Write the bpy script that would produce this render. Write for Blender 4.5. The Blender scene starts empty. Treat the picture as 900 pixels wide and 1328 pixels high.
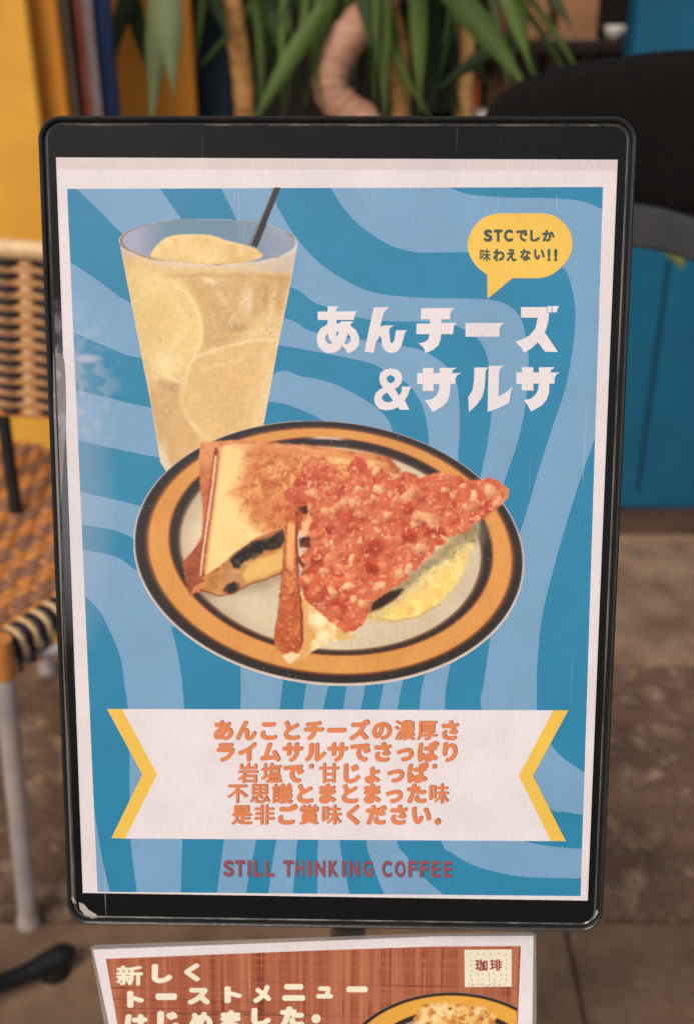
import bpy, bmesh, math, random
import numpy as np
from mathutils import Vector, Matrix
from mathutils.geometry import tessellate_polygon
R = math.radians
random.seed(7)
rng = np.random.default_rng(11)
SC = bpy.context.scene
COL = SC.collection

# ------------------------------------------------------------------ camera, sky, sun, exposure
CAM_H, PITCH, F = 1.24, 28.5, 1500.0            # metres, degrees, focal length in photograph pixels
cd = bpy.data.cameras.new('camera'); cam = bpy.data.objects.new('camera', cd); COL.objects.link(cam)
cam.location = (0, 0, CAM_H); cam.rotation_euler = (R(90 - PITCH), 0, 0)
cd.sensor_fit = 'VERTICAL'; cd.sensor_height = 36; cd.sensor_width = 24.4; cd.lens = F / 1328 * 36
cd.clip_start = .01; cd.clip_end = 500
cd.dof.use_dof = True; cd.dof.focus_distance = .637; cd.dof.aperture_fstop = 6.3
SC.camera = cam
W = bpy.data.worlds.new('World'); SC.world = W; W.use_nodes = True
nt = W.node_tree; bg = nt.nodes['Background']; sky = nt.nodes.new('ShaderNodeTexSky')
SUN_EL, SUN_AZ = 48.0, -150.0                    # from behind the camera, a little to the left
sky.sky_type = 'NISHITA'; sky.sun_disc = False; sky.sun_elevation = R(SUN_EL); sky.sun_rotation = R(SUN_AZ)
sky.dust_density = 4.0; sky.air_density = 1.0; sky.ozone_density = .3
nt.links.new(sky.outputs[0], bg.inputs[0]); bg.inputs[1].default_value = .10
sl = bpy.data.lights.new('sun', 'SUN'); so = bpy.data.objects.new('sun', sl); COL.objects.link(so)
sl.energy = 1.5; sl.angle = R(22); sl.color = (1, .93, .84)
sd = Vector((math.sin(R(SUN_AZ)) * math.cos(R(SUN_EL)), math.cos(R(SUN_AZ)) * math.cos(R(SUN_EL)), math.sin(R(SUN_EL))))
so.rotation_euler = sd.to_track_quat('Z', 'Y').to_euler()
SC.view_settings.view_transform = 'Standard'; SC.view_settings.look = 'None'
SC.view_settings.gamma = 1; SC.view_settings.use_curve_mapping = False
SC.view_settings.exposure = 0.08

# ------------------------------------------------------------------ rays of the photograph's own pixels, for measuring
cp, sp = math.cos(R(PITCH)), math.sin(R(PITCH))
FW, RT, UP = np.array([0, cp, -sp]), np.array([1., 0, 0]), np.array([0, sp, cp])
CC = np.array([0, 0, CAM_H])
def ray(x, y):
    return FW + RT * ((x - 450) / F) + UP * ((664 - y) / F)
def at_z(x, y, z):                                 # the point of height z
    d = ray(x, y); return Vector(CC + d * (z - CAM_H) / d[2])
def at_y(x, y, Y):                                 # the point on the upright plane Y metres away
    d = ray(x, y); return Vector(CC + d * (Y / d[1]))

# pose of the display board's front plane
def rot3(ax, ay, az):
    cx, sx, cy, sy, cz, sz = math.cos(ax), math.sin(ax), math.cos(ay), math.sin(ay), math.cos(az), math.sin(az)
    return np.array([[cz,-sz,0],[sz,cz,0],[0,0,1]]) @ np.array([[1,0,0],[0,cx,-sx],[0,sx,cx]]) @ np.array([[cy,0,sy],[0,1,0],[-sy,0,cy]])
RM = rot3(R(-19.02), R(-.16), R(-1.27))
AX, AY, AZ = RM[:, 0], RM[:, 2], -RM[:, 1]         # right, up in the board, out of the board
ORG = np.array([-.0067, .5456, .9218])
def pose(org):
    return Matrix(((AX[0], AY[0], AZ[0], org[0]), (AX[1], AY[1], AZ[1], org[1]), (AX[2], AY[2], AZ[2], org[2]), (0, 0, 0, 1)))
def to_plane(X, Y, org=ORG):                       # arrays of pixels -> board coordinates in metres
    X = np.asarray(X, float); Y = np.asarray(Y, float)
    d = FW + RT * ((X[..., None] - 450) / F) + UP * ((664 - Y[..., None]) / F)
    t = ((org - CC) @ AZ) / (d @ AZ)
    P = CC + d * t[..., None] - org
    return P @ AX, P @ AY

# ------------------------------------------------------------------ materials
def s2l(c):
    c = np.asarray(c, float) / 255
    return np.where(c <= .04045, c / 12.92, ((c + .055) / 1.055) ** 2.4)
def rgb(c, k=1.0):
    v = np.clip(s2l(c) * k, 0, .95); return (v[0], v[1], v[2], 1)
def N(nt, t, **kw):
    n = nt.nodes.new(t)
    for k, v in kw.items():
        if k in n.inputs: n.inputs[k].default_value = v
        else: setattr(n, k, v)
    return n
def new_mat(name):
    m = bpy.data.materials.new(name); m.use_nodes = True
    return m, m.node_tree, m.node_tree.nodes['Principled BSDF']
def mat(name, c, rough=.6, c2=None, scale=8, detail=5, bump=0, bscale=60, metal=0, stretch=(1, 1, 1), lo=.35, hi=.65, coat=0, spec=.5, k=1.0):
    m, t, b = new_mat(name)
    b.inputs['Roughness'].default_value = rough; b.inputs['Metallic'].default_value = metal
    b.inputs['Coat Weight'].default_value = coat; b.inputs['Coat Roughness'].default_value = .1
    b.inputs['Specular IOR Level'].default_value = spec
    tc = N(t, 'ShaderNodeTexCoord'); mp = N(t, 'ShaderNodeMapping'); mp.inputs['Scale'].default_value = stretch
    t.links.new(tc.outputs['Object'], mp.inputs[0])
    no = N(t, 'ShaderNodeTexNoise', Scale=scale, Detail=detail, Roughness=.6); t.links.new(mp.outputs[0], no.inputs[0])
    mr = N(t, 'ShaderNodeMapRange'); mr.inputs[1].default_value = lo; mr.inputs[2].default_value = hi
    t.links.new(no.outputs[0], mr.inputs[0])
    mx = N(t, 'ShaderNodeMix', data_type='RGBA')
    mx.inputs[6].default_value = rgb(c, k); mx.inputs[7].default_value = rgb(c2 if c2 is not None else [v * .85 for v in c], k)
    t.links.new(mr.outputs[0], mx.inputs[0]); t.links.new(mx.outputs[2], b.inputs['Base Color'])
    if bump:
        n2 = N(t, 'ShaderNodeTexNoise', Scale=bscale, Detail=4); t.links.new(mp.outputs[0], n2.inputs[0])
        bp = N(t, 'ShaderNodeBump', Strength=bump, Distance=.01); t.links.new(n2.outputs[0], bp.inputs['Height'])
        t.links.new(bp.outputs[0], b.inputs['Normal'])
    return m

# the worn clear film over the printed sheet: fibre grain, hairline scratches, uneven gloss
def laminate_group():
    g = bpy.data.node_groups.new('worn film', 'ShaderNodeTree')
    g.interface.new_socket('Color', in_out='INPUT', socket_type='NodeSocketColor')
    g.interface.new_socket('Color', in_out='OUTPUT', socket_type='NodeSocketColor')
    g.interface.new_socket('Roughness', in_out='OUTPUT', socket_type='NodeSocketFloat')
    g.interface.new_socket('Normal', in_out='OUTPUT', socket_type='NodeSocketVector')
    gi, go = N(g, 'NodeGroupInput'), N(g, 'NodeGroupOutput')
    L = g.links.new
    tc = N(g, 'ShaderNodeTexCoord')
    def noise(sx, sy, sc, det=3, ang=0):
        mp = N(g, 'ShaderNodeMapping'); mp.inputs['Scale'].default_value = (sx, sy, 1); mp.inputs['Rotation'].default_value = (0, 0, ang)
        L(tc.outputs['Object'], mp.inputs[0]); n = N(g, 'ShaderNodeTexNoise', Scale=sc, Detail=det); L(mp.outputs[0], n.inputs[0]); return n.outputs[0]
    def rng_(v, a, b, c, d):
        m = N(g, 'ShaderNodeMapRange'); L(v, m.inputs[0])
        for i, q in enumerate((a, b, c, d)): m.inputs[i + 1].default_value = q
        return m.outputs[0]
    def mth(op, a, b):
        m = N(g, 'ShaderNodeMath', operation=op)
        for i, q in enumerate((a, b)):
            if isinstance(q, (int, float)): m.inputs[i].default_value = q
            else: L(q, m.inputs[i])
        return m.outputs[0]
    grain = rng_(noise(4, .5, 260, 2), .3, .7, .965, 1.03)
    grain2 = rng_(noise(1, 1, 900, 2), .3, .7, .965, 1.035)
    blot = rng_(noise(1, 1, 30, 4), .3, .7, .95, 1.05)
    gm = mth('MULTIPLY', mth('MULTIPLY', grain, grain2), blot)
    vm = N(g, 'ShaderNodeVectorMath', operation='SCALE'); L(gi.outputs[0], vm.inputs[0]); L(gm, vm.inputs['Scale'])
    # hairlines: very stretched noise, thresholded, patchy, in three directions
    tot = None
    for ang, sc, th in ((.15, 90, .74), (1.0, 70, .755), (-.6, 80, .76)):
        s = rng_(noise(5, .12, sc, 1, ang), th, th + .03, 0, 1)
        p = rng_(noise(1, 1, 22, 2, ang + 2), .52, .66, 0, 1)
        v = mth('MULTIPLY', s, p); tot = v if tot is None else mth('MAXIMUM', tot, v)
    dots = rng_(noise(1, 1, 1500, 0), .86, .9, 0, .7)
    tot = mth('MAXIMUM', tot, dots)
    # scuffs and glare painted as one pale patch on the left edge of the film
    def gauss(cx, cy, rx, ry):
        sx = N(g, 'ShaderNodeSeparateXYZ'); L(tc.outputs['Object'], sx.inputs[0])
        a = mth('DIVIDE', mth('SUBTRACT', sx.outputs[0], cx), rx); b = mth('DIVIDE', mth('SUBTRACT', sx.outputs[1], cy), ry)
        r = mth('ADD', mth('MULTIPLY', a, a), mth('MULTIPLY', b, b)); return rng_(r, 0, 1, 1, 0)
    sc1 = mth('MULTIPLY', gauss(-.142, .086, .030, .052), rng_(noise(1, 1, 120, 5), .44, .60, 0, 1))
    sc2 = gauss(-.1335, .1015, .011, .0032)
    sc3 = mth('MULTIPLY', gauss(-.140, .035, .022, .10), .22)
    scuff_glare = mth('MAXIMUM', mth('MAXIMUM', mth('MULTIPLY', sc1, .42), mth('MULTIPLY', sc2, .7)), sc3)
    wear_glare = mth('MINIMUM', mth('ADD', mth('MULTIPLY', tot, .30), scuff_glare), .85)
    mx = N(g, 'ShaderNodeMix', data_type='RGBA'); L(wear_glare, mx.inputs[0]); L(vm.outputs[0], mx.inputs[6]); mx.inputs[7].default_value = (.62, .60, .68, 1)
    L(mx.outputs[2], go.inputs[0])
    rg = mth('ADD', rng_(noise(1, 1, 14, 4), .35, .65, .16, .30), mth('MULTIPLY', tot, .25)); L(rg, go.inputs[1])
    bp = N(g, 'ShaderNodeBump', Strength=.12, Distance=.002); L(noise(1, 1, 35, 3), bp.inputs['Height']); L(bp.outputs[0], go.inputs[2])
    return g
FILM = laminate_group()
def print_mat(name, c=None, k=1.08, spec=.5):
    m, t, b = new_mat(name); b.inputs['Specular IOR Level'].default_value = spec
    g = t.nodes.new('ShaderNodeGroup'); g.node_tree = FILM
    if c is None:
        a = N(t, 'ShaderNodeAttribute', attribute_name='ink'); t.links.new(a.outputs['Color'], g.inputs[0])
    else: g.inputs[0].default_value = rgb(c, k)
    t.links.new(g.outputs[0], b.inputs['Base Color']); t.links.new(g.outputs[1], b.inputs['Roughness']); t.links.new(g.outputs[2], b.inputs['Normal'])
    return m

M = dict(
    paper=print_mat('white paper', (226, 216, 216)), paper2=print_mat('yellowed backing paper', (214, 200, 198)),
    light=print_mat('light blue ink', (121, 162, 195)), dark=print_mat('deep blue ink', (46, 131, 169)),
    yellow=print_mat('yellow ink', (238, 193, 84)), white=print_mat('white ink', (230, 221, 222)),
    orange=print_mat('orange ink', (222, 134, 90)), shade=print_mat('brown ink', (92, 50, 44)),
    green=print_mat('dark green ink', (66, 84, 72)), red=print_mat('brick red ink', (148, 80, 88)), teal=print_mat('teal ink', (36, 92, 104)),
    ink=print_mat('colour ink'), worn_glare=print_mat('glare strip on film', (108, 98, 93)), chip_glint=print_mat('bare worn plastic and glint', (178, 168, 162)), cream=print_mat('cream ink', (240, 230, 205)), maroon=print_mat('maroon ink', (150, 60, 60)),
    grey_ink=print_mat('grey ink', (170, 150, 140)),
    black_gloss=print_mat('black glossy film', (20, 22, 23), spec=.16),
    rim=mat('black plastic', (38, 38, 37), .32, (46, 46, 45), 40, bump=.05, bscale=300),
    groove=mat('dark seam', (8, 8, 8), .7),
    edge=mat('clear film edge', (120, 116, 110), .15, (60, 58, 55), 30, stretch=(1, .3, 1), lo=.4, hi=.55),
    steel=mat('brushed steel', (170, 165, 160), .3, (140, 135, 130), 30, metal=1),
    alu=mat('aluminium tube', (214, 200, 194), .4, (186, 172, 166), 20, metal=.25),
)

# ------------------------------------------------------------------ object helpers
def tag(o, label=None, cat=None, group=None, kind=None):
    for k, v in (('label', label), ('category', cat), ('group', group), ('kind', kind)):
        if v: o[k] = v
    return o
def empty(name, loc=(0, 0, 0), mw=None, **kw):
    o = bpy.data.objects.new(name, None); COL.objects.link(o); o.empty_display_size = .05
    if mw is not None: o.matrix_world = mw
    else: o.location = loc
    return tag(o, **kw)
def link(name, me, parent=None, m=None):
    o = bpy.data.objects.new(name, me); COL.objects.link(o)
    if m: me.materials.append(m)
    if parent: o.parent = parent
    return o
def from_data(name, V, Fc, m, parent=None, smooth=False):
    me = bpy.data.meshes.new(name); me.from_pydata([tuple(v) for v in V], [], Fc); me.update()
    if smooth: me.shade_smooth()
    return link(name, me, parent, m)
def from_bm(name, bm, m, parent=None, smooth=False):
    me = bpy.data.meshes.new(name); bm.normal_update(); bm.to_mesh(me); bm.free()
    if smooth: me.shade_smooth()
    return link(name, me, parent, m)
def catmull(pts, n=6, closed=False):
    P = [np.array(p, float) for p in pts]; out = []
    L = len(P); rngk = range(L if closed else L - 1)
    for i in rngk:
        if closed: a, b, c, d = P[i - 1], P[i], P[(i + 1) % L], P[(i + 2) % L]
        else: a, b, c, d = P[max(i - 1, 0)], P[i], P[i + 1], P[min(i + 2, L - 1)]
        for k in range(n):
            t = k / n
            out.append(.5 * ((2 * b) + (-a + c) * t + (2 * a - 5 * b + 4 * c - d) * t * t + (-a + 3 * b - 3 * c + d) * t ** 3))
    if not closed: out.append(P[-1])
    return out
def flat(name, loops, z, m, parent, org=ORG):
    """flat printed shape; loops in photograph pixels (first the outline, then holes), z in metres above the sheet (scaled to ink on film thickness)"""
    z = z * .4
    LL = []
    for lp in loops:
        a = np.array(lp); u, v = to_plane(a[:, 0], a[:, 1], org); LL.append([Vector((p, q, 0)) for p, q in zip(u, v)])
    tr = tessellate_polygon(LL); V = [p for l in LL for p in l]
    V = [(p.x, p.y, z) for p in V]
    fs = []
    for t in tr:
        a, b, c = [V[i] for i in t]
        cr = (b[0] - a[0]) * (c[1] - a[1]) - (b[1] - a[1]) * (c[0] - a[0])
        if abs(cr) < 1e-13: continue
        fs.append(t if cr > 0 else t[::-1])
    return from_data(name, V, fs, m, parent)
_tc = {}
def text_mesh(s, off=.0):
    key = (s, off)
    if key in _tc: return _tc[key]
    cu = bpy.data.curves.new('t', 'FONT'); cu.body = s; cu.size = 1; cu.offset = off; cu.resolution_u = 4
    o = bpy.data.objects.new('t', cu); COL.objects.link(o)
    dg = bpy.context.evaluated_depsgraph_get(); me = bpy.data.meshes.new_from_object(o.evaluated_get(dg))
    V = np.zeros(len(me.vertices) * 3); me.vertices.foreach_get('co', V); V = V.reshape(-1, 3)[:, :2]
    Fc = [tuple(p.vertices) for p in me.polygons]
    bpy.data.objects.remove(o); bpy.data.curves.remove(cu); bpy.data.meshes.remove(me)
    _tc[key] = (V, Fc); return V, Fc
def lettering(name, s, box, z, m, parent, off=.02, org=ORG, slope=0, shear=0):
    """text s stretched into the pixel box x0,y0,x1,y1; slope = rise of the line per pixel"""
    V, Fc = text_mesh(s, off); x0, y0, x1, y1 = box
    mn, mx = V.min(0), V.max(0); q = (V - mn) / (mx - mn)
    X = x0 + q[:, 0] * (x1 - x0) + shear * q[:, 1] * (y1 - y0); Y = y1 - q[:, 1] * (y1 - y0) + slope * q[:, 0] * (x1 - x0)
    u, v = to_plane(X, Y, org)
    return from_data(name, np.stack([u, v, np.full_like(u, z)], 1), Fc, m, parent)

# sweep along a rounded rectangle: profile = list of (outward offset, height)
def rrect(x0, y0, x1, y1, r, d, n=10):
    out = []
    for cx, cy, a0 in ((x1 - r, y1 - r, 0), (x0 + r, y1 - r, 90), (x0 + r, y0 + r, 180), (x1 - r, y0 + r, 270)):
        for k in range(n + 1):
            a = R(a0 + 90 * k / n); out.append((cx + (r + d) * math.cos(a), cy + (r + d) * math.sin(a)))
    return out
def ring(name, rect, r, prof, m, parent, smooth=True, closed=True):
    V, Fc = [], []
    loops = [rrect(*rect, r, d) for d, h in prof]; n = len(loops[0])
    for lp, (d, h) in zip(loops, prof): V += [(x, y, h) for x, y in lp]
    k = len(prof)
    for j in range(k if closed else k - 1):
        a, b = j * n, ((j + 1) % k) * n
        for i in range(n):
            i2 = (i + 1) % n; Fc.append((a + i, b + i, b + i2, a + i2))
    o = from_data(name, V, Fc, m, parent, smooth)
    bm = bmesh.new(); bm.from_mesh(o.data); bmesh.ops.recalc_face_normals(bm, faces=bm.faces); bm.to_mesh(o.data); bm.free()
    if smooth:
        o.data.set_sharp_from_angle(angle=R(50))
    return o
def box_bm(bm, c, s, rot=None):
    r = bmesh.ops.create_cube(bm, size=1)
    mt = Matrix.Translation(Vector(c)) @ (rot.to_4x4() if rot is not None else Matrix()) @ Matrix.Diagonal((s[0], s[1], s[2], 1))
    bmesh.ops.transform(bm, matrix=mt, verts=r['verts']); return r
def box(name, c, s, m, parent=None, rot=None, bev=.004):
    bm = bmesh.new(); box_bm(bm, c, s, rot)
    if bev: bmesh.ops.bevel(bm, geom=bm.edges[:], offset=bev, segments=2, affect='EDGES')
    return from_bm(name, bm, m, parent)
def tube(name, pts, rad, m, parent=None, n=12, flatten=None, smooth=True):
    """tube through points; rad a number or list; flatten=(axis vector, factor)"""
    P = [Vector(p) for p in pts]; V, Fc = [], []
    rr = rad if hasattr(rad, '__len__') else [rad] * len(P)
    prev = None
    for i, p in enumerate(P):
        d = (P[min(i + 1, len(P) - 1)] - P[max(i - 1, 0)]).normalized()
        if prev is None:
            a = Vector((0, 0, 1)) if abs(d.z) < .9 else Vector((1, 0, 0)); x = d.cross(a).normalized()
        else: x = (prev - d * prev.dot(d)).normalized()
        y = d.cross(x).normalized(); prev = x
        for k in range(n):
            t = 2 * math.pi * k / n; V.append(p + x * (math.cos(t) * rr[i]) + y * (math.sin(t) * rr[i]))
    for i in range(len(P) - 1):
        for k in range(n):
            k2 = (k + 1) % n; Fc.append((i * n + k, i * n + k2, (i + 1) * n + k2, (i + 1) * n + k))
    Fc.append(tuple(range(n))[::-1]); Fc.append(tuple((len(P) - 1) * n + k for k in range(n)))
    o = from_data(name, V, Fc, m, parent, smooth)
    if smooth: o.data.set_sharp_from_angle(angle=R(60))
    return o
def localise(root):                                 # children were built in world space: keep them there under a root with a location
    for c in COL.objects:
        if c.parent == root: c.matrix_parent_inverse = Matrix.Translation(-root.location)
def ribbon(name, pts, wid, m, parent=None, up=None, thick=.0016, fold=.15, taper=None):
    """solid strap leaf or strip: pts centreline, wid half width list, slightly folded along the midrib"""
    P = [Vector(p) for p in pts]; V, Fc = [], []
    for i, p in enumerate(P):
        d = (P[min(i + 1, len(P) - 1)] - P[max(i - 1, 0)]).normalized()
        s = d.cross(up or Vector((0, -1, .2))); s = s.normalized() if s.length > 1e-6 else Vector((1, 0, 0))
        n = s.cross(d).normalized(); w = wid[i]
        for q, h in ((-1, fold), (0, 0), (1, fold)): V.append(p + s * (q * w) + n * (h * w + thick / 2))
        for q, h in ((-1, fold), (0, 0), (1, fold)): V.append(p + s * (q * w) + n * (h * w - thick / 2))
    for i in range(len(P) - 1):
        a, b = i * 6, i * 6 + 6
        Fc += [(a, a + 1, b + 1, b), (a + 1, a + 2, b + 2, b + 1), (a + 4, a + 3, b + 3, b + 4), (a + 5, a + 4, b + 4, b + 5),
               (a + 3, a, b, b + 3), (a + 2, a + 5, b + 5, b + 2)]
    return from_data(name, V, Fc, m, parent, True)

# ------------------------------------------------------------------ procedural noise for the printed food pictures (numpy)
def vnoise(x, y, seed=0):
    r = np.random.default_rng(seed); T = r.random((256, 256))
    xi, yi = np.floor(x).astype(int), np.floor(y).astype(int); fx, fy = x - xi, y - yi
    fx = fx * fx * (3 - 2 * fx); fy = fy * fy * (3 - 2 * fy)
    a, b = T[yi & 255, xi & 255], T[yi & 255, (xi + 1) & 255]; c, d = T[(yi + 1) & 255, xi & 255], T[(yi + 1) & 255, (xi + 1) & 255]
    return (a * (1 - fx) + b * fx) * (1 - fy) + (c * (1 - fx) + d * fx) * fy
def fbm(x, y, s, seed=0, oc=4):
    v = 0; a = .5; t = 0
    for k in range(oc): v = v + a * vnoise(x / s * 2 ** k, y / s * 2 ** k, seed + k); t += a; a *= .55
    return v / t
def pip(x, y, P):
    P = np.array(P, float); ins = np.zeros(x.shape, bool)
    for i in range(len(P)):
        (x0, y0), (x1, y1) = P[i - 1], P[i]
        if y0 == y1: continue
        c = ((y0 > y) != (y1 > y)) & (x < (x1 - x0) * (y - y0) / (y1 - y0) + x0); ins ^= c
    return ins
def sdist(x, y, P, closed=True):
    """distance to the polyline"""
    P = np.array(P, float); d = np.full(x.shape, 1e9)
    for i in range(0 if closed else 1, len(P)):
        a, b = P[i - 1], P[i]; ab = b - a; L = (ab ** 2).sum() + 1e-9
        t = np.clip(((x - a[0]) * ab[0] + (y - a[1]) * ab[1]) / L, 0, 1)
        d = np.minimum(d, (x - a[0] - t * ab[0]) ** 2 + (y - a[1] - t * ab[1]) ** 2)
    return np.sqrt(d)
def ss(a, b, v): t = np.clip((v - a) / (b - a), 0, 1); return t * t * (3 - 2 * t)
def mask(x, y, P, soft=1.2):
    d = sdist(x, y, P); return ss(-soft, soft, np.where(pip(x, y, P), d, -d))
def over(img, c, a):
    c = np.asarray(c, float); return img * (1 - a[..., None]) + c * a[..., None]
def mixc(c1, c2, t): return np.asarray(c1, float) * (1 - t[..., None]) + np.asarray(c2, float) * t[..., None]
def worley(x, y, s, seed, elong=1.8):
    """chunks: distance, second distance, three random numbers of the nearest chunk"""
    r = np.random.default_rng(seed); J = r.random((64, 64, 6)); gx, gy = np.floor(x / s).astype(int), np.floor(y / s).astype(int)
    f1 = np.full(x.shape, 9.); f2 = f1.copy(); rr = [np.zeros(x.shape) for _ in range(3)]
    for dx in (-1, 0, 1):
        for dy in (-1, 0, 1):
            cx, cy = gx + dx, gy + dy; j = J[cy & 63, cx & 63]
            px, py = x / s - (cx + j[..., 0]), y / s - (cy + j[..., 1]); a = j[..., 2] * math.pi
            u = px * np.cos(a) + py * np.sin(a); v = -px * np.sin(a) + py * np.cos(a)
            d = np.sqrt((u / elong ** .5) ** 2 + (v * elong ** .5) ** 2); n = d < f1
            f2 = np.where(n, f1, np.minimum(f2, d)); f1 = np.where(n, d, f1)
            for k in range(3): rr[k] = np.where(n, j[..., 3 + k], rr[k])
    return f1, f2, rr
def blur(img, n=1):
    for _ in range(n):
        p = np.pad(img, ((1, 1), (1, 1), (0, 0)), 'edge'); img = (p[:-2, 1:-1] + p[2:, 1:-1] + p[1:-1, :-2] + p[1:-1, 2:] + 4 * p[1:-1, 1:-1]) / 8
    return img
def stamp(img, X, Y, cx, cy, a, b, ang, col, alpha=.8, soft=.25, relief=.2, spec=0, seed=0):
    """one printed lump: an uneven soft-edged oval, lighter at its upper left"""
    st_ = X[0, 1] - X[0, 0]; rad = max(a, b) * 1.5 + 2
    i0, i1 = int((cy - rad - Y[0, 0]) / st_), int((cy + rad - Y[0, 0]) / st_) + 1; j0, j1 = int((cx - rad - X[0, 0]) / st_), int((cx + rad - X[0, 0]) / st_) + 1
    i0, j0 = max(i0, 0), max(j0, 0); x, y = X[i0:i1, j0:j1], Y[i0:i1, j0:j1]
    if x.size == 0: return
    dx, dy = x - cx, y - cy; c, s_ = math.cos(ang), math.sin(ang); u, v = (dx * c + dy * s_) / a, (-dx * s_ + dy * c) / b
    th = np.arctan2(v, u); q = (np.abs(u) ** 2.4 + np.abs(v) ** 2.4) ** (1 / 2.4) * (1 + .13 * np.sin(th * 2 + seed) + .08 * np.sin(th * 3 + seed * 2.3) + .05 * np.sin(th * 5 + seed * 4.1))
    m = ss(1 + soft, 1 - soft, q) * alpha; sh = 1 + relief * (-.55 * dx / max(a, b) - .8 * dy / max(a, b)) - relief * .5 * np.clip(q, 0, 1) ** 3
    cc = np.asarray(col, float) * sh[..., None]
    if spec: cc = cc + (np.array((252, 232, 214)) - cc) * (spec * np.clip(1 - np.hypot(u + .3, v + .35) * 2.4, 0, 1))[..., None]
    img[i0:i1, j0:j1] = img[i0:i1, j0:j1] * (1 - m[..., None]) + cc * m[..., None]
def picture(parts, X, Y, img, ids, z, parent_of, org=ORG, k=1.08):
    """split the painted grid by id into flat coloured meshes, one per printed thing"""
    z = z * .4; u, v = to_plane(X, Y, org); H, Wd = X.shape
    lin = np.clip(s2l(np.clip(img, 0, 255)) * k, 0, 1)
    idx = np.arange(H * Wd).reshape(H, Wd)
    q = np.stack([idx[1:, :-1], idx[1:, 1:], idx[:-1, 1:], idx[:-1, :-1]], -1).reshape(-1, 4)
    qi = ids[:-1, :-1].reshape(-1); ok = (ids[1:, :-1].reshape(-1) > 0) & (ids[1:, 1:].reshape(-1) > 0) & (ids[:-1, 1:].reshape(-1) > 0)
    objs = {}
    for i, name in parts.items():
        f = q[(qi == i) & ok]
        if not len(f): continue
        us, inv = np.unique(f, return_inverse=True); inv = inv.reshape(-1)
        me = bpy.data.meshes.new(name); me.vertices.add(len(us)); me.loops.add(len(inv)); me.polygons.add(len(f))
        co = np.stack([u.reshape(-1)[us], v.reshape(-1)[us], np.full(len(us), z)], 1)
        me.vertices.foreach_set('co', co.astype(np.float32).ravel())
        me.loops.foreach_set('vertex_index', inv.astype(np.int32)); me.polygons.foreach_set('loop_start', (np.arange(len(f)) * 4).astype(np.int32))
        me.update(calc_edges=True)
        at = me.color_attributes.new('ink', 'FLOAT_COLOR', 'POINT')
        c4 = np.ones((len(us), 4), np.float32); c4[:, :3] = lin.reshape(-1, 3)[us]; at.data.foreach_set('color', c4.ravel())
        objs[i] = link(name, me, None, M['ink'])
    for i, o in objs.items():
        p = parent_of(i, objs); o.parent = p
    return objs

# ================================================================== POSTER STAND
stand = empty('poster_stand', mw=pose(ORG), label='black framed display stand holding the large blue poster', cat='sign stand')
def pl(x, y): a, b = to_plane(np.array(float(x)), np.array(float(y))); return float(a), float(b)
xl = (pl(48, 200)[0] + pl(70.5, 664)[0] + pl(87.5, 1150)[0]) / 3; xr = (pl(819, 200)[0] + pl(805, 664)[0] + pl(787, 1150)[0]) / 3
yt = pl(450, 150.5)[1]; yb = pl(450, 1203)[1]
RECT = (xl, yb, xr, yt); RAD = .0125
DEP = .011
bm = bmesh.new()
lp = [bm.verts.new((x, y, -.0022)) for x, y in rrect(*RECT, RAD, -.001)]; bm.faces.new(lp)
rr_ = bmesh.ops.extrude_face_region(bm, geom=bm.faces[:]); bmesh.ops.translate(bm, verts=[g for g in rr_['geom'] if isinstance(g, bmesh.types.BMVert)], vec=(0, 0, -DEP))
bmesh.ops.recalc_face_normals(bm, faces=bm.faces)
from_bm('back_board', bm, M['rim'], stand)
ring('frame_rim', RECT, RAD, [(0, -.010), (.0002, -.001), (-.0004, .0012), (-.0012, .0018), (-.0022, .0014), (-.0027, .0004), (-.0029, -.0016), (-.0029, -.010)], M['rim'], stand)
ring('seam', RECT, RAD, [(-.0029, -.0006), (-.0043, -.0006)], M['groove'], stand, closed=False)
ring('cover_edge', RECT, RAD, [(-.0040, -.0012), (-.0041, .0004), (-.0045, .0006), (-.0052, .0001)], M['edge'], stand, closed=False)
# black border under the film, with the window for the sheet
PW = [(73, 204), (800.5, 207), (761.7, 1168), (107.8, 1158)]
iu, iv = to_plane(np.array([p[0] for p in PW]), np.array([p[1] for p in PW]))
outer = rrect(*RECT, RAD, -.0050)
LL = [[Vector((x, y, 0)) for x, y in outer], [Vector((a, b, 0)) for a, b in zip(iu, iv)]]
tr = tessellate_polygon(LL); V = [(p.x, p.y, .0002) for l in LL for p in l]
def fix(t):
    a, b, c = [V[i] for i in t]; return t if (b[0] - a[0]) * (c[1] - a[1]) - (b[1] - a[1]) * (c[0] - a[0]) > 0 else t[::-1]
from_data('black_border', V, [fix(t) for t in tr], M['black_gloss'], stand)
flat('edge_glare', [catmull([(69.8, 462), (76, 458), (84, 470), (86, 540), (83, 600), (80, 660), (80.5, 740), (84, 860), (91, 1000), (97, 1120), (98, 1160), (94, 1166), (90, 1120), (85.5, 1000), (79, 860), (74.5, 740), (72, 640), (70.5, 560)], 4, True)], .0006, M['worn_glare'], stand)  # reflection on the film edge, drawn as a flat grey-pink strip
flat('worn_corner_glint', [[(103, 1170), (109, 1172), (116, 1180), (126, 1186), (127, 1190), (119, 1191), (110, 1186), (104, 1178)]], .0006, M['chip_glint'], stand)
flat('worn_corner_glint', [[(93, 1163), (97, 1164), (100, 1171), (96, 1171)]], .0012, M['chip_glint'], stand)
flat('worn_corner_glint', [[(773, 1180), (775.5, 1182), (771, 1190), (767.5, 1193), (768.5, 1189)]], .0008, M['chip_glint'], stand)  # glint on the lower right corner, drawn as a pale patch
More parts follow.
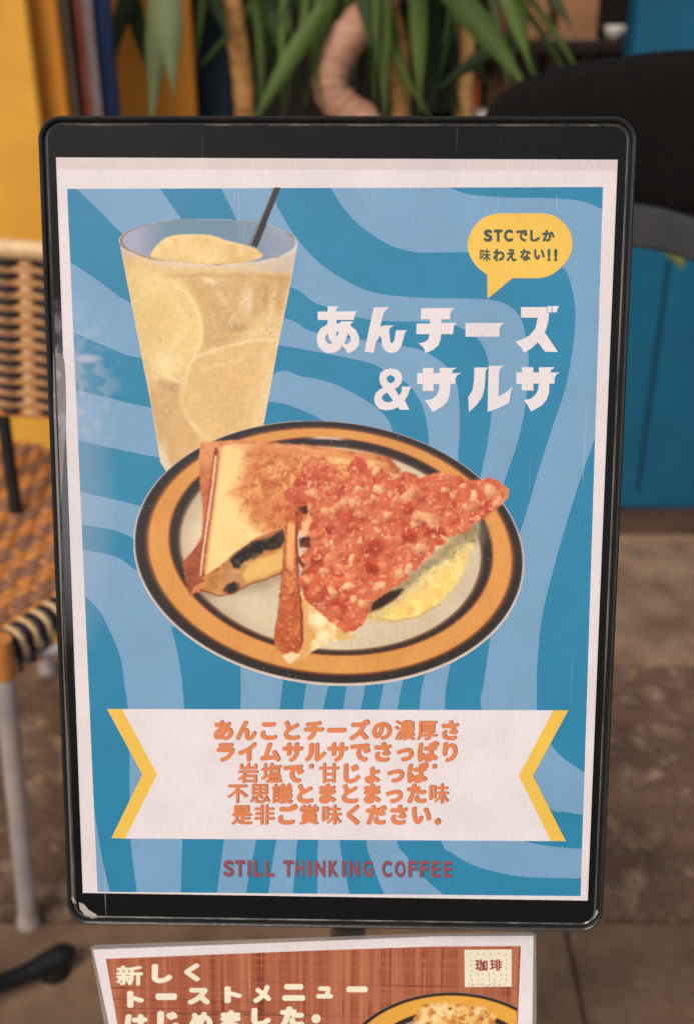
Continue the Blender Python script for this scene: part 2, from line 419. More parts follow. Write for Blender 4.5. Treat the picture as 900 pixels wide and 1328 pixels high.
# pole, bracket and foot in the stand's own space (the board leans back, the pole is upright)
def wtube(name, a, b, r, m): 
    inv = pose(ORG).inverted(); return tube(name, [inv @ Vector(a), inv @ Vector(b)], r, m, stand, 20)
pc = Vector(ORG) + Vector(AZ) * -.045
wtube('pole', (pc.x + .005, pc.y + .06, .02), (pc.x + .005, pc.y + .06, .95), .0125, M['steel'])
box('bracket', (.0075, RECT[1] + .05, -.019), (.05, .09, .012), M['rim'], stand)
b1 = pl(452, 1212)
box('joint_plate', (b1[0], b1[1] + .004, -.027), (.020, .03, .008), M['rim'], stand, bev=.001)
b2 = pl(510, 1212)
box('joint_plate', (b2[0] - .002, b2[1] + .004, -.0265), (.032, .028, .006), M['steel'], stand, bev=.001)
box('crossbar', (.012, RECT[1] - .05, -.036), (.012, .5, .006), M['steel'], stand, bev=.001)
inv = pose(ORG).inverted()
bm = bmesh.new(); bmesh.ops.create_cone(bm, segments=48, cap_ends=True, radius1=.19, radius2=.175, depth=.018)
bmesh.ops.transform(bm, matrix=inv @ Matrix.Translation((pc.x + .005, pc.y + .06, .012)), verts=bm.verts)
from_bm('base_plate', bm, M['rim'], stand)

# ================================================================== POSTER
poster = empty('poster', mw=pose(ORG), label='large blue wavy striped menu poster with iced drink and salsa toast plate', cat='poster')
flat('paper', [PW], .00005, M['paper'], poster)
flat('backing_strip', [[(74, 205.5), (799.5, 208), (798.8, 221), (74.5, 219.5)]], .00010, M['paper2'], poster)
BL = [(87.5, 245), (781.5, 242.5), (752.5, 1162), (127, 1156.5)]
bgp = flat('blue_background', [BL], .00012, M['light'], poster)
def xl_(y): return 87.5 + (y - 245) * 39.5 / 911.5
def xr_(y): return 781.5 - (y - 242.5) * 29 / 919.5
def yb_(x): return 1156.5 + (x - 127) * 5.5 / 625.5
def yt_(x): return 245 - (x - 87.5) * 2.5 / 694
S = catmull
def stripe(*loop): flat('stripe', [[tuple(p) for p in loop]], .00018, M['dark'], bgp)
stripe((xl_(246), 245), (100, 245), *S([(100, 245), (133, 277), (158, 301.7), (200, 335), (250, 356), (310, 364), (376, 371.7), (406.7, 391.7), (423, 398), (463, 411.7), (506.7, 416.7), (543, 417), (570, 418.5), (591.7, 423), (616.7, 436.7), (628, 453), (633, 470), (637, 500), (636.7, 536.7), (631.7, 576.7), (624, 613), (618, 640)]),
       *S([(600, 640), (594, 595), (595.7, 563), (595.7, 530), (591.7, 496.7), (580, 476.7), (563, 463), (543, 453), (523, 449), (473, 441), (440, 437), (411.7, 431.7), (396.7, 426.7), (368, 413), (300, 420), (230, 415), (167, 391.7), (126.7, 363), (91.7, 340)]))
stripe(*S([(208, yt_(208)), (222, 265), (235, 283), (260, 320)]), *S([(325, 320), (306, 283), (296, 262), (286.7, yt_(286))]))
stripe((355, yt_(355)), *S([(429, yt_(429)), (446.7, 271.7), (470, 295), (503, 316.7), (536.7, 326.7), (563, 327.5), (606.7, 327), (650, 328), (700, 332), (730, 346.7), (741.7, 376.7), (745.7, 410), (741.7, 456.7), (731.7, 506.7), (713, 563), (692.7, 628), (686.7, 650), (675, 686.7), (665, 720)]),
       *S([(640, 690), (653, 628), (668, 583), (678, 543), (683, 506.7), (685, 470), (683, 443), (675, 413), (660, 396.7), (636.7, 389), (600, 387), (563, 386.7), (516.7, 384), (480, 378), (446.7, 363), (413, 340), (383, 306.7), (360, 268), (352, yt_(352))]))
stripe((583, yt_(583)), *S([(583, yt_(583)), (606.7, 251.7), (653, 256), (706.7, 256.7), (753, 260.7), (xr_(270.7), 271.5)]), (781.5, 242.6))
stripe(*S([(xl_(433), 431), (140, 450), (183, 464), (270, 462), (330, 444), (363, 448), (376.7, 450), (430, 460), (476.7, 470), (495, 478), (526.7, 496.7), (543, 516.7), (551.7, 540), (556, 573), (556, 600)]),
       *S([(515, 600), (508, 555), (493, 533), (470, 516.7), (430, 496.7), (390, 488), (356, 484), (270, 540), (191.7, 527.7), (145, 517), (xl_(505), 505)]))
stripe(*S([(xl_(570.7), 570.7), (150, 582), (205, 593), (240, 596)]), (250, 640), *S([(190, 658), (150, 648), (xl_(638), 638)]))
stripe(*S([(340, 520), (373, 525), (415, 543), (440, 560)]), (340, 560))
stripe(*S([(xl_(680.7), 680.7), (150, 688), (180, 702)]), *S([(182, 742), (174, 737.7), (150, 721.7), (xl_(712.7), 712.7)]))
stripe((xl_(771), 771), *S([(xl_(771.7), 771.7), (130, 793), (145, 823), (156.7, 853), (161.7, 886.7), (166, 918), (168, 960), (168.5, 1030), (170, 1088), (173, 1120), (178, yb_(178))]), *S([(143, yb_(143)), (131.7, 1106.7), (xl_(1050) + .2, 1050)]))
stripe(*S([(222, 812), (233, 860), (239, 918), (240, 1000), (236.7, 1088), (235, yb_(235))]), *S([(281.7, yb_(281)), (291, 1088), (305, 1000), (312, 918), (312, 860), (312, 830)]))
stripe(*S([(367, 880), (363, 918), (350, 1000), (332.7, 1088), (319, yb_(319))]), *S([(348, yb_(348)), (359, 1088), (380, 1000), (393, 918), (398, 880)]))
stripe(*S([(428, 880), (419, 918), (398, 1000), (386, 1088), (380, yb_(380))]), *S([(411.7, yb_(411)), (412.7, 1088), (425, 1000), (445, 918), (450, 880)]))
stripe(*S([(475, 880), (468, 918), (448, 1000), (440.7, 1088), (447, 1125), (453, yb_(453))]), *S([(498, yb_(498)), (483, 1120), (475, 1088), (476, 1000), (491.7, 918), (499, 880)]))
stripe(*S([(525, 870), (515.7, 918), (505, 1000), (514, 1088), (526.7, 1110), (546.7, 1135), (575, yb_(575))]), (xr_(1161), yb_(752)), (xr_(1139), 1139.5),
       *S([(753.3, 1139), (693, 1138), (653, 1133), (613, 1121.7), (586.7, 1106.7), (571.7, 1090), (550, 1000), (544, 918), (552, 870)]))
stripe(*S([(586, 850), (583, 865), (577, 918), (590, 1000), (640, 1070), (680, 1090.7), (720, 1098), (754, 1101)]), *S([(755.3, 1056.7), (733, 1053), (711.7, 1048), (650, 1000), (624, 918), (626.7, 890), (635, 830), (636, 815)]))
stripe(*S([(xr_(566.7), 566.7), (750, 628), (733, 683), (716.7, 740), (702.7, 800), (696.7, 856.7), (695.7, 893), (697.5, 925), (713, 963), (730, 983), (xr_(1002), 1002)]))

# ---- the iced drink, painted as the photograph printed on the sheet
st = .85
X, Y = np.meshgrid(np.arange(150, 390, st), np.arange(243, 622, st)); jx = X + (fbm(X, Y, 9, 5) - .5) * 1.5; jy = Y + (fbm(X, Y, 9, 9) - .5) * 1.5
def ell(cx, cy, a, b, k=0, x=None, y=None):
    x = X if x is None else x; y = Y if y is None else y
    dx, dy = (x - cx) / a, (y - cy) / b; q = (dx * dx + dy * dy - 2 * k * dx * dy) / (1 - k * k); return np.sqrt(q)
rim = ell(270.3, 313.5, 116.3, 30.5, .05)
gp = [(154, 310), (175, 418), (196.7, 530), (204, 575), (208, 600), (217, 614), (240, 626), (335, 626), (343, 548), (360, 455), (375, 380), (386.5, 318)]
body = mask(X, Y, gp, .8)
tt = (Y - 320) / 280
n1, n2, n3 = fbm(X, Y, 40, 1), fbm(X, Y, 12, 2), fbm(X, Y, 5, 3); RD = random.Random(9)
w1, w2 = X + (fbm(X, Y, 22, 44) - .5) * 22, Y + (fbm(X, Y, 22, 45) - .5) * 22
img = mixc((222, 184, 128), (232, 202, 148), np.clip(n1 * 1.6 - .3, 0, 1)); xc = (X - 154 - (Y - 310) * .2) / 225.
img = over(img, (206, 164, 106), .75 * mask(w1, w2, [(222, 372), (255, 362), (330, 358), (378, 364), (372, 400), (330, 412), (300, 440), (268, 456), (256, 420)], 10))
img = over(img, (208, 164, 108), .7 * mask(w1, w2, [(192, 505), (225, 498), (255, 540), (262, 590), (240, 618), (212, 612), (198, 560)], 10))
img = over(img, (238, 208, 142), .85 * mask(w1 * .3 + X * .7, w2 * .3 + Y * .7, S([(160, 352), (205, 352), (245, 372), (263, 420), (256, 455), (235, 478), (212, 492), (190, 480), (170, 420)], 6, True), 6))
img = over(img, (222, 184, 112), .5 * np.clip(1.2 - ell(203, 415, 26, 34), 0, 1)); img = over(img, (246, 226, 176), .6 * np.clip(1.2 - ell(215, 470, 20, 16), 0, 1))
img = over(img, (248, 226, 172), .6 * ss(4.5, .5, sdist(w1 * .15 + X * .85, w2 * .15 + Y * .85, S([(228, 372), (250, 390), (262, 425), (257, 455), (243, 478)]), False)))
img = over(img, (226, 186, 124), .8 * mask(w1 * .2 + X * .8, w2 * .2 + Y * .8, S([(240, 480), (258, 460), (290, 450), (330, 442), (358, 440), (352, 500), (343, 550), (320, 566), (270, 580), (245, 545), (236, 512)], 6, True), 4))
img = over(img, (246, 222, 172), .55 * ss(4, .5, sdist(w1 * .15 + X * .85, w2 * .15 + Y * .85, S([(240, 498), (246, 472), (268, 458), (300, 448), (335, 441), (356, 441)]), False)))
img = over(img, (244, 218, 168), .35 * ss(5, .5, sdist(w1 * .2 + X * .8, w2 * .2 + Y * .8, S([(236, 490), (236, 525), (254, 555), (284, 590)]), False))); img = over(img, (210, 166, 104), .35 * np.clip(1.2 - ell(300, 510, 34, 34), 0, 1) * ss(.35, .6, n2))
img = over(img, (240, 216, 166), .45 * mask(w1, w2, [(345, 445), (360, 440), (352, 520), (338, 560), (330, 540), (340, 490)], 6))
img = over(img, (196, 150, 96), .45 * ss(5, 1, np.abs(Y - (357 + 6 * ((X - 270) / 110) ** 2 + 5 * (n1 - .5)))) * ss(200, 240, X))
for (x_, y_, a_, b_, an, c_, al) in ((274, 365, 9, 5, .2, (246, 224, 176), .7), (318, 392, 7, 24, .12, (236, 212, 168), .5), (325, 388, 3, 20, .1, (250, 238, 214), .4), (352, 398, 5, 26, .1, (238, 214, 168), .45), (296, 400, 10, 14, .5, (214, 174, 122), .5), (289, 388, 12, 4, 1.1, (244, 222, 176), .4),
      (306, 424, 12, 6, .1, (172, 140, 100), .5), (300, 415, 3, 14, .5, (240, 218, 176), .35), (334, 432, 16, 5, -.15, (240, 210, 150), .5), (345, 385, 3, 14, 0, (176, 140, 92), .4), (218, 500, 12, 6, .2, (184, 146, 100), .5), (226, 492, 14, 3, .5, (246, 226, 182), .45), (212, 520, 8, 4, -.3, (236, 208, 160), .4),
      (250, 345, 40, 5, 0, (238, 206, 150), .5), (330, 350, 30, 6, -.1, (220, 190, 150), .5), (214, 585, 6, 14, -.2, (240, 220, 180), .4), (300, 470, 40, 3, -.2, (236, 204, 150), .4), (262, 560, 24, 2.5, .7, (242, 214, 164), .35), (320, 530, 3, 30, .2, (238, 208, 156), .3)):
    stamp(img, X, Y, x_, y_, a_, b_, an, c_, al, .55, .08, .2, x_)
for i in range(150): stamp(img, X, Y, RD.uniform(270, 372), RD.uniform(362, 440), RD.uniform(.6, 1.6), RD.uniform(.5, 1.2), RD.uniform(0, 3), RD.choice([(250, 236, 206), (186, 146, 98), (232, 200, 148)]), .5, .4, .1, 0, i)
for i in range(120): stamp(img, X, Y, RD.uniform(170, 340), RD.uniform(350, 600), RD.uniform(.5, 1.2), RD.uniform(.5, 2.5), RD.uniform(-.3, .3), RD.choice([(248, 230, 190), (206, 162, 108)]), .4, .4, .1, 0, i)
img = img * (1 + (fbm(X * 1.0, Y, 3.2, 40, 2) - .5)[..., None] * .07) * (1 + (n2 - .5)[..., None] * .06)
img = img * (1 - .07 * ss(.82, 1.0, xc) - .05 * ss(.12, 0, xc))[..., None]
img = over(img, (238, 224, 202), .6 * mask(X, Y, [(203, 570), (212, 585), (232, 618), (217, 616), (208, 602)], 4))
# edges of the glass
ed = ss(4.0, .5, sdist(X, Y, [(386.5, 318), (343, 548), (335, 626)], False)); img = over(img, (240, 222, 186), .55 * ed)
ed = ss(3.5, .5, sdist(X, Y, [(154, 310), (196.7, 530), (208, 600), (217, 614)], False)); img = over(img, (232, 208, 170), .5 * ed)
# clear upper band between liquid and rim
top_l = 345 + (X - 154) * .07 + 12 * ((X - 270) / 116) ** 2 * 0 + 4 * (n2 - .5)
clear = ss(6, -6, Y - (332 + 22 * ss(.0, 1, (X - 160) / 220) + 6 * (n1 - .5)))
img = over(img, mixc((186, 182, 196), (214, 196, 178), np.clip(n2 + (X - 200) / 400 - .1, 0, 1)), .78 * clear * ss(45, 110, np.abs(X - 262) + 30 * (X > 330)))
img = over(img, (232, 206, 160), .55 * clear * ss(100, 50, np.abs(X - 262)))
# inside of the mouth of the glass
mouth = ss(1.012, .99, rim)
mc = mixc((112, 142, 162), (150, 158, 176), np.clip((X - 300) / 60 + (n2 - .5), 0, 1)); mc = mixc(mc, (168, 166, 190), np.clip((215 - X) / 40, 0, 1))
img = np.where((mouth > 0)[..., None], over(img, mc, mouth), img)
lem = S([(196, 330), (206, 316), (220, 307), (245, 304), (275, 306), (296, 313), (318, 318), (336, 326), (338, 334), (300, 345), (250, 345), (205, 340)], 6, True)
lmask = mask(jx, jy, lem, 1.2) * ss(1.02, .97, rim)
lc = mixc((226, 184, 116), (246, 218, 160), np.clip(n2 * 1.5 - .25, 0, 1)); img = over(img, lc, lmask)
img = over(img, (248, 226, 172), .8 * lmask * ss(2.2, .4, sdist(jx, jy, lem[:42], False)))
img = over(img, (200, 176, 132), .5 * ss(1.6, .3, sdist(jx, jy, S([(180, 330), (230, 338), (280, 342), (330, 336)]), False)) * mouth)
rl = np.abs(rim - 1.0); img = over(img, mixc((222, 216, 214), (180, 160, 120), ss(.5, .7, n2)), .85 * ss(.045, .012, rl))
img = over(img, (120, 92, 52), .7 * ss(.025, .006, np.abs(rim - .972)) * ss(.45, .6, n1 + .25 * (X < 190)))
img = over(img, (222, 206, 190), .6 * ss(2.4, .5, sdist(X, Y, [(157, 322), (200, 341), (262, 348), (330, 345), (384, 328)], False)))
straw = [(354, 243), (364.7, 243), (333.7, 321), (323, 317.5)]
sm = mask(X, Y, straw, .6); img = over(img, (52, 48, 48), sm); img = over(img, (176, 172, 168), .75 * sm * ss(1.6, .4, sdist(X, Y, [(355.2, 243), (324.6, 318)], False)))
img = blur(img, 1); ids = np.zeros(X.shape, int); ids[(body > .5) | (rim < 1.0)] = 1; ids[(lmask > .5)] = 3; ids[(sm > .5)] = 2
img += (rng.random(X.shape)[..., None] - .5) * 7
D = picture({1: 'drink_picture', 2: 'straw_print', 3: 'lemon_print'}, X, Y, img, ids, .00028, lambda i, o: poster if i == 1 else o[1])

# ---- the plate with the toast
st = .75
X, Y = np.meshgrid(np.arange(170, 684, st), np.arange(542, 893, st))
jx = X + (fbm(X, Y, 8, 15) - .5) * 3; jy = Y + (fbm(X, Y, 8, 19) - .5) * 3
n1, n2, n3, n4 = fbm(X, Y, 50, 21), fbm(X, Y, 16, 22), fbm(X, Y, 6, 23), fbm(X, Y, 2.5, 24, 2)
K = -.08
e0 = ell(426.5, 717.5, 253.5, 172.5, -K); e1 = ell(426.5, 716, 250.5, 169.7, -K); e2 = ell(428, 714.5, 239, 161.5, -K); e3 = ell(429, 708.5, 208, 140.5, -K); e4 = ell(429, 711, 197, 133.5, -K)
img = np.zeros(X.shape + (3,)) + (222, 208, 190)
img = over(img, mixc((225, 205, 185), (200, 186, 180), n2), ss(1.0, .995, e0))
img = over(img, (46, 40, 40), ss(1.006, .996, e1))
br = ss(1.012, .990, e2); img = over(img, (120, 66, 40), br); br2 = ss(.995, .975, e2)
og = mixc((226, 160, 86), (216, 146, 74), np.clip(n1 * 1.4 - .2, 0, 1)); img = over(img, og, br2)
img = over(img, (120, 62, 38), ss(1.02, 1.0, e3)); img = over(img, (50, 40, 36), ss(1.005, .99, e3))
img = over(img, (96, 66, 52), ss(1.02, 1.0, e4)); cream = mixc((226, 208, 174), (206, 188, 158), np.clip(n1 * 1.5 - .3, 0, 1))
img = over(img, cream, ss(1.0, .975, e4))
img = over(img, (176, 150, 122), .45 * ss(.85, 1.0, e4) * ss(1.01, .98, e4) * ss(0, 1, (430 - X) / 200))
img = over(img, (240, 226, 190), .5 * ss(.55, .9, e4) * ss(1.0, .9, e4) * ss(560, 620, Y) * ss(500, 560, X) * ss(640, 600, Y))
img = over(img, (232, 214, 196), .8 * ss(.02, .004, np.abs(e3 - 1.0)) * ss(30, 10, np.abs(X - 425)) * (Y < 600))
sh = mask(X, Y, [(237, 735), (250, 780), (340, 765), (372, 752), (372, 730), (300, 720)], 9); img = over(img, (150, 120, 92), .5 * sh * (e4 < 1))
ids = np.zeros(X.shape, int); ids[e0 < 1.0] = 1
# back toast
RS = random.Random(5)
Q = lambda pts: [(230 + x / 4.09, 565 + y / 4.09) for x, y in pts]
whole = [(260.7, 573), (300, 571), (340, 572), (418, 579), (474, 586), (505, 593), (520, 610), (500, 640), (400, 690), (369.6, 684), (370, 744), (345, 748), (330.7, 754.5), (302.7, 769), (285, 772), (265, 767), (246.7, 771.6), (240, 750), (237, 734), (245, 725), (262, 694), (263, 660), (259, 622), (258, 595)]
wm = mask(jx, jy, whole, 1.4)
crust = mixc((200, 132, 98), (168, 98, 70), np.clip(n3 * 2 - .6, 0, 1)); crust = mixc(crust, (218, 164, 126), .8 * ss(640, 580, Y) * ss(.3, .6, n2)); crust = mixc(crust, (142, 74, 58), .7 * ss(690, 730, Y) * ss(.3, .6, n3)); img = over(img, crust, wm)
face = [(284, 581), (300, 576), (360, 577), (418, 584), (474, 593), (500, 600), (512, 612), (480, 640), (400, 680), (369.6, 684), (333.8, 697), (302.7, 718.7), (285, 735), (267, 746), (264, 742), (268, 710), (274, 670), (280, 620)]
fm = mask(X + (n3 - .5) * 2, Y, face, 2.2)
w1, w2 = X + (fbm(X, Y, 20, 34) - .5) * 26, Y + (fbm(X, Y, 20, 35) - .5) * 26
gold = mask(w1, w2, Q([(390, 70), (350, 200), (310, 300), (350, 420), (420, 490), (570, 520), (900, 500), (1300, 260), (1150, 130), (800, 75)]), 12)
fc = mixc((240, 218, 172), (232, 206, 154), n2) * np.ones(X.shape + (1,))
g2 = mixc((214, 152, 108), (198, 124, 84), np.clip(fbm(X, Y, 13, 37) * 2 - .5, 0, 1)); g2 = mixc(g2, (230, 182, 134), .75 * ss(.52, .70, fbm(w1, w2, 17, 38)))
g2 = mixc(g2, (176, 98, 70), .65 * ss(.52, .66, fbm(w1, w2, 8, 33))); fc = mixc(fc, g2, gold * (.80 + .2 * n3))
wr = np.abs(fbm(w1 * 1.1, w2 * .9, 12, 36) - .5); fc = mixc(fc, (150, 76, 54), .55 * ss(.022, .003, wr) * gold * ss(.42, .58, n2))
for i in range(150):
    x_, y_ = RS.uniform(308, 480), RS.uniform(590, 690); stamp(fc, X, Y, x_, y_, RS.uniform(1.5, 5), RS.uniform(1, 2.6), RS.uniform(0, 3), RS.choice([(228, 178, 128), (184, 106, 76), (214, 150, 106), (166, 90, 64)]), .5 * RS.random() * (1 if x_ > 320 else .4), .4, .15, 0, i)
fc = mixc(fc, (212, 146, 104), .75 * ss(7, 0, np.abs(Y - (579 + .08 * (X - 300)))) * ss(290, 330, X)); fc = mixc(fc, (238, 208, 160), .7 * ss(6, 1, np.abs(Y - (589 + .09 * (X - 340)))) * ss(400, 430, X) * ss(.3, .5, n2))
lx = 284 - (Y - 581) * .125; fc = mixc(fc, (196, 124, 88), .8 * ss(7, 1, X - lx) * (.5 + .5 * n3)); img = over(img, fc, fm)
cl = sdist(X, Y, Q([(207, 95), (190, 250), (165, 430), (140, 600), (122, 745)]), False)
img = over(img, (132, 66, 50), .55 * ss(5.5, 1.5, cl) * wm * ss(.2, .6, n3 + .2)); img = over(img, (236, 208, 186), .85 * ss(2.4, .9, cl + n4 * 1.6 - .8) * ss(584, 594, Y))
img = over(img, (104, 50, 40), .7 * ss(3, .5, sdist(jx, jy, Q([(207, 70), (205, 100)]), False)))
# cut face and bean filling
cut = Q([(125, 755), (215, 715), (290, 640), (420, 555), (570, 490), (570, 720), (470, 760), (400, 780), (300, 830), (220, 845), (130, 815)])
cm = mask(jx, jy, cut, 1.8); img = over(img, mixc((206, 164, 108), (178, 128, 84), np.clip(fbm(X, Y, 11, 51) * 2 - .5, 0, 1)), cm)
img = over(img, (226, 196, 132), .85 * mask(w1 * .3 + X * .7, w2 * .3 + Y * .7, Q([(370, 700), (430, 650), (560, 600), (562, 700), (470, 745), (380, 775), (350, 740)]), 4) * cm)
img = over(img, (198, 164, 140), .55 * mask(jx, jy, Q([(260, 700), (330, 700), (340, 780), (250, 790)]), 5) * cm); img = over(img, (128, 84, 54), .6 * ss(9, 2, sdist(X, Y, Q([(300, 660), (420, 580), (570, 530)]), False)) * cm)
for k_, (bp_, hb) in enumerate(((Q([(282, 665), (300, 630), (350, 605), (400, 565), (470, 545), (560, 500), (572, 560), (545, 590), (470, 610), (420, 635), (360, 665), (330, 705), (295, 700)]), .2), (Q([(240, 825), (268, 785), (300, 765), (328, 785), (320, 825), (290, 838)]), .0))):
    bmk = mask(X + (n3 - .5) * 7, Y + (n2 - .5) * 7, bp_, 2.4); img = over(img, mixc((50, 44, 46), (84, 76, 74), ss(.5, .7, fbm(X, Y, 7, 61))), bmk * .94)
    img = over(img, (120, 84, 58), .7 * bmk * ss(352, 372, X) * ss(.35, .6, n3 + .1))
for i in range(26): stamp(img, X, Y, RS.uniform(302, 366), 0, 1, 1, 0, (0, 0, 0), 0) if False else stamp(img, X, Y, *(lambda t: (303 + 62 * t, 733 - 32 * t + RS.uniform(-5, 5)))(RS.random()), RS.uniform(1.5, 4), RS.uniform(1, 2), -.5, RS.choice([(92, 88, 88), (40, 34, 36), (110, 92, 76)]), .45, .4, .3, 0, i)
img = over(img, (138, 88, 58), .7 * ss(2.2, .3, sdist(jx, jy, Q([(570, 722), (470, 762), (400, 782), (300, 834), (220, 848), (130, 817)]), False)) * ss(.3, .5, n2 + .1))
tip = mask(jx, jy, Q([(30, 670), (130, 560), (118, 740), (150, 770), (140, 800), (70, 848), (55, 800)]), 1.4); img = over(img, mixc((136, 72, 56), (184, 118, 92), n3), tip)
img = over(img, (216, 156, 104), .8 * mask(jx, jy, Q([(72, 845), (90, 800), (160, 765), (150, 800)]), 2))
ids[(wm > .5) | (cm > .5) | (tip > .5)] = 2
# cheese run-out right of the front toast
ch = S([(470, 800), (500, 806), (535, 800), (566, 785), (594, 755), (612, 715), (622, 690), (618, 672), (590, 680), (551, 730), (510, 760), (480, 780)], 6, True)
cmk = mask(w1 * .3 + X * .7, w2 * .3 + Y * .7, ch, 4); dd = sdist(X, Y, [(479, 786), (551, 731), (604, 691), (622, 672)], False)
cc = mixc((208, 190, 148), (238, 206, 122), ss(8, 30, dd + 18 * (fbm(X, Y, 14, 66) - .5))); cc = mixc(cc, (246, 226, 152), .7 * ss(.50, .68, fbm(w1, w2, 12, 67))); cc = mixc(cc, (214, 160, 92), .45 * ss(.58, .72, fbm(w1, w2, 9, 68)))
img = over(img, cc, cmk * .93)
for i in range(34):
    t = RS.random(); stamp(img, X, Y, 495 + 120 * t + RS.uniform(-6, 6), 778 - 92 * t + RS.uniform(-4, 12), RS.uniform(2, 6), RS.uniform(1.5, 4), RS.uniform(0, 3), RS.choice([(222, 214, 184), (196, 180, 140), (236, 208, 140), (176, 156, 118)]), .5, .4, .25, .3, i)
img = over(img, (140, 128, 110), .45 * mask(jx, jy, [(604, 690), (622, 672), (634, 684), (630, 706), (614, 706)], 7))
img = over(img, (120, 104, 84), .45 * ss(12, 2, sdist(X, Y, [(500, 776), (551, 735), (600, 696), (620, 680)], False)) * (e4 < 1))
img = over(img, (58, 40, 34), .92 * mask(jx, jy, [(478, 794), (484, 778), (504, 766), (524, 764), (514, 776), (496, 788)], 3)); img = over(img, (196, 160, 92), .5 * ss(3, .6, sdist(jx, jy, [(480, 800), (510, 806), (540, 800), (570, 784)], False)))
ids[(cmk > .5)] = 3
# front toast: crumb and crust stick
bread = [(388, 770), (404, 770), (440, 806), (462, 818), (452, 828), (432, 832), (410, 842), (396, 852), (376, 861.5), (366, 852), (380, 810)]
bmk = mask(jx, jy, bread, 1.4); img = over(img, mixc((244, 230, 196), (216, 172, 122), np.clip(fbm(X, Y, 11, 57) * 2.4 - .9 + ss(412, 396, X) * .6, 0, 1)), bmk)
img = over(img, (250, 240, 214), .8 * np.clip(1.2 - ell(412, 803, 13, 16), 0, 1) * bmk); img = over(img, (206, 182, 118), .7 * mask(jx, jy, [(436, 812), (462, 816), (456, 829), (438, 831)], 2) * ss(.35, .6, n3 + .1))
stick = [(371, 683), (369, 657), (381, 648), (400, 653), (386, 694), (386, 751), (391, 782), (393, 835), (388, 848), (378, 858), (366, 848), (357, 838), (356, 827), (362, 790), (366, 750), (370, 720)]
smk = mask(jx, jy, stick, 1.2); sc = mixc((204, 128, 90), (172, 94, 66), np.clip(n3 * 2.2 - .6, 0, 1))
sc = mixc(sc, (234, 184, 134), .9 * ss(7, 3, np.abs(X - 377.5 + (Y - 690) * .03)) * ss(770, 720, Y) * ss(672, 684, Y)); img = over(img, sc, smk)
for i in range(90): stamp(img, X, Y, *(lambda y_: (RS.uniform(361 - (y_ - 780) * .05, 389), y_))(RS.uniform(735, 846)), RS.uniform(1.2, 4), RS.uniform(1, 2.6), RS.uniform(0, 3), RS.choice([(216, 148, 108), (160, 84, 60), (228, 170, 128), (188, 108, 76)]), .5, .4, .25, 0, i)
img = over(img, (110, 56, 42), .7 * ss(2.6, .3, sdist(jx, jy, [(385, 664), (385, 700), (387, 751), (391, 790), (392, 830)], False)) * ss(.35, .6, n2 + .15))
img = over(img, (160, 90, 62), .5 * ss(2, .3, sdist(jx, jy, [(371, 683), (369, 720), (364, 770), (357, 825)], False)))
img = over(img, (244, 228, 198), .9 * mask(jx, jy, [(366, 850), (378, 846), (390, 848), (376, 861)], 1.8))
ids[(bmk > .5) | (smk > .5)] = 4
# salsa: many wet lumps over a red mush
sal = [(396.7, 600), (410, 596.5), (428.8, 604), (444, 612), (453, 619), (453, 606), (456, 598), (462.8, 589), (471, 594), (474, 600), (478, 608), (491, 604), (506, 613.5), (524, 612), (544, 619), (563, 613.5), (585.5, 615), (600, 620), (615.8, 621), (640, 619), (661, 634), (659, 645.6), (649.8, 655), (642, 662.6), (619.6, 675.8), (600.7, 692.8), (581.8, 700.3), (559, 719), (544, 732.5), (517.6, 758.9), (502.5, 766.5), (479.8, 785.3), (476, 804), (460.9, 817.5), (445.8, 821), (430.7, 808), (404, 785), (394, 775), (386, 751), (392, 738), (388, 724), (398, 712), (390, 700), (398, 690), (397, 676), (398, 668), (402, 657), (390, 652), (374, 650), (368, 640), (378, 630), (389, 619), (392, 608)]
tipk = ss(655, 630, X); slm = mask(X + (fbm(X, Y, 7, 71) - .5) * 9 * tipk, Y + (fbm(X, Y, 7, 72) - .5) * 9 * tipk, sal, 1.3)
sc = mixc((222, 138, 106), (208, 112, 84), np.clip(fbm(X, Y, 24, 97) * 2 - .5, 0, 1)); sc = mixc(sc, (176, 70, 54), .6 * ss(.52, .72, fbm(w1, w2, 13, 98)))
T = lambda x, y: (370 + x / 3, 580 + y / 3)
reds = [(220, 134, 104), (226, 148, 116), (212, 116, 88), (200, 98, 72), (232, 164, 130), (216, 126, 96), (224, 142, 108)]
for i in range(620):
    x_, y_ = RS.uniform(370, 662), RS.uniform(590, 822); r_ = RS.uniform(2.5, 7.5) * (1 if RS.random() < .8 else 1.5)
    stamp(sc, X, Y, x_, y_, r_, r_ * RS.uniform(.5, .85), RS.uniform(0, 3.1), RS.choice(reds), RS.uniform(.35, .75), .22, .20, RS.choice([0, 0, .5]), i)
for (x, y, r) in ((340, 390, 13), (480, 345, 9), (480, 240, 8), (600, 330, 7), (170, 320, 6), (120, 440, 7), (330, 470, 7), (560, 330, 6)): img_d = stamp(sc, X, Y, *T(x, y), r, r * .8, .3, (160, 60, 44), .7, .6, .1, 0, x)
for (x, y, r) in ((280, 70, 11), (240, 280, 8), (490, 340, 7), (480, 240, 5), (620, 150, 9)): stamp(sc, X, Y, *T(x, y), r, r * .8, .3, (204, 84, 64), .5, .5, .2, .3, x)
for i in range(130):
    x_, y_ = RS.uniform(385, 650), RS.uniform(600, 812); r_ = RS.uniform(1.6, 4.2)
    stamp(sc, X, Y, x_, y_, r_ * 1.4, r_ * .75, RS.uniform(0, 3.1), RS.choice([(236, 176, 138), (242, 192, 154), (230, 160, 124)]), RS.uniform(.4, .85), .2, .14, .3, i)
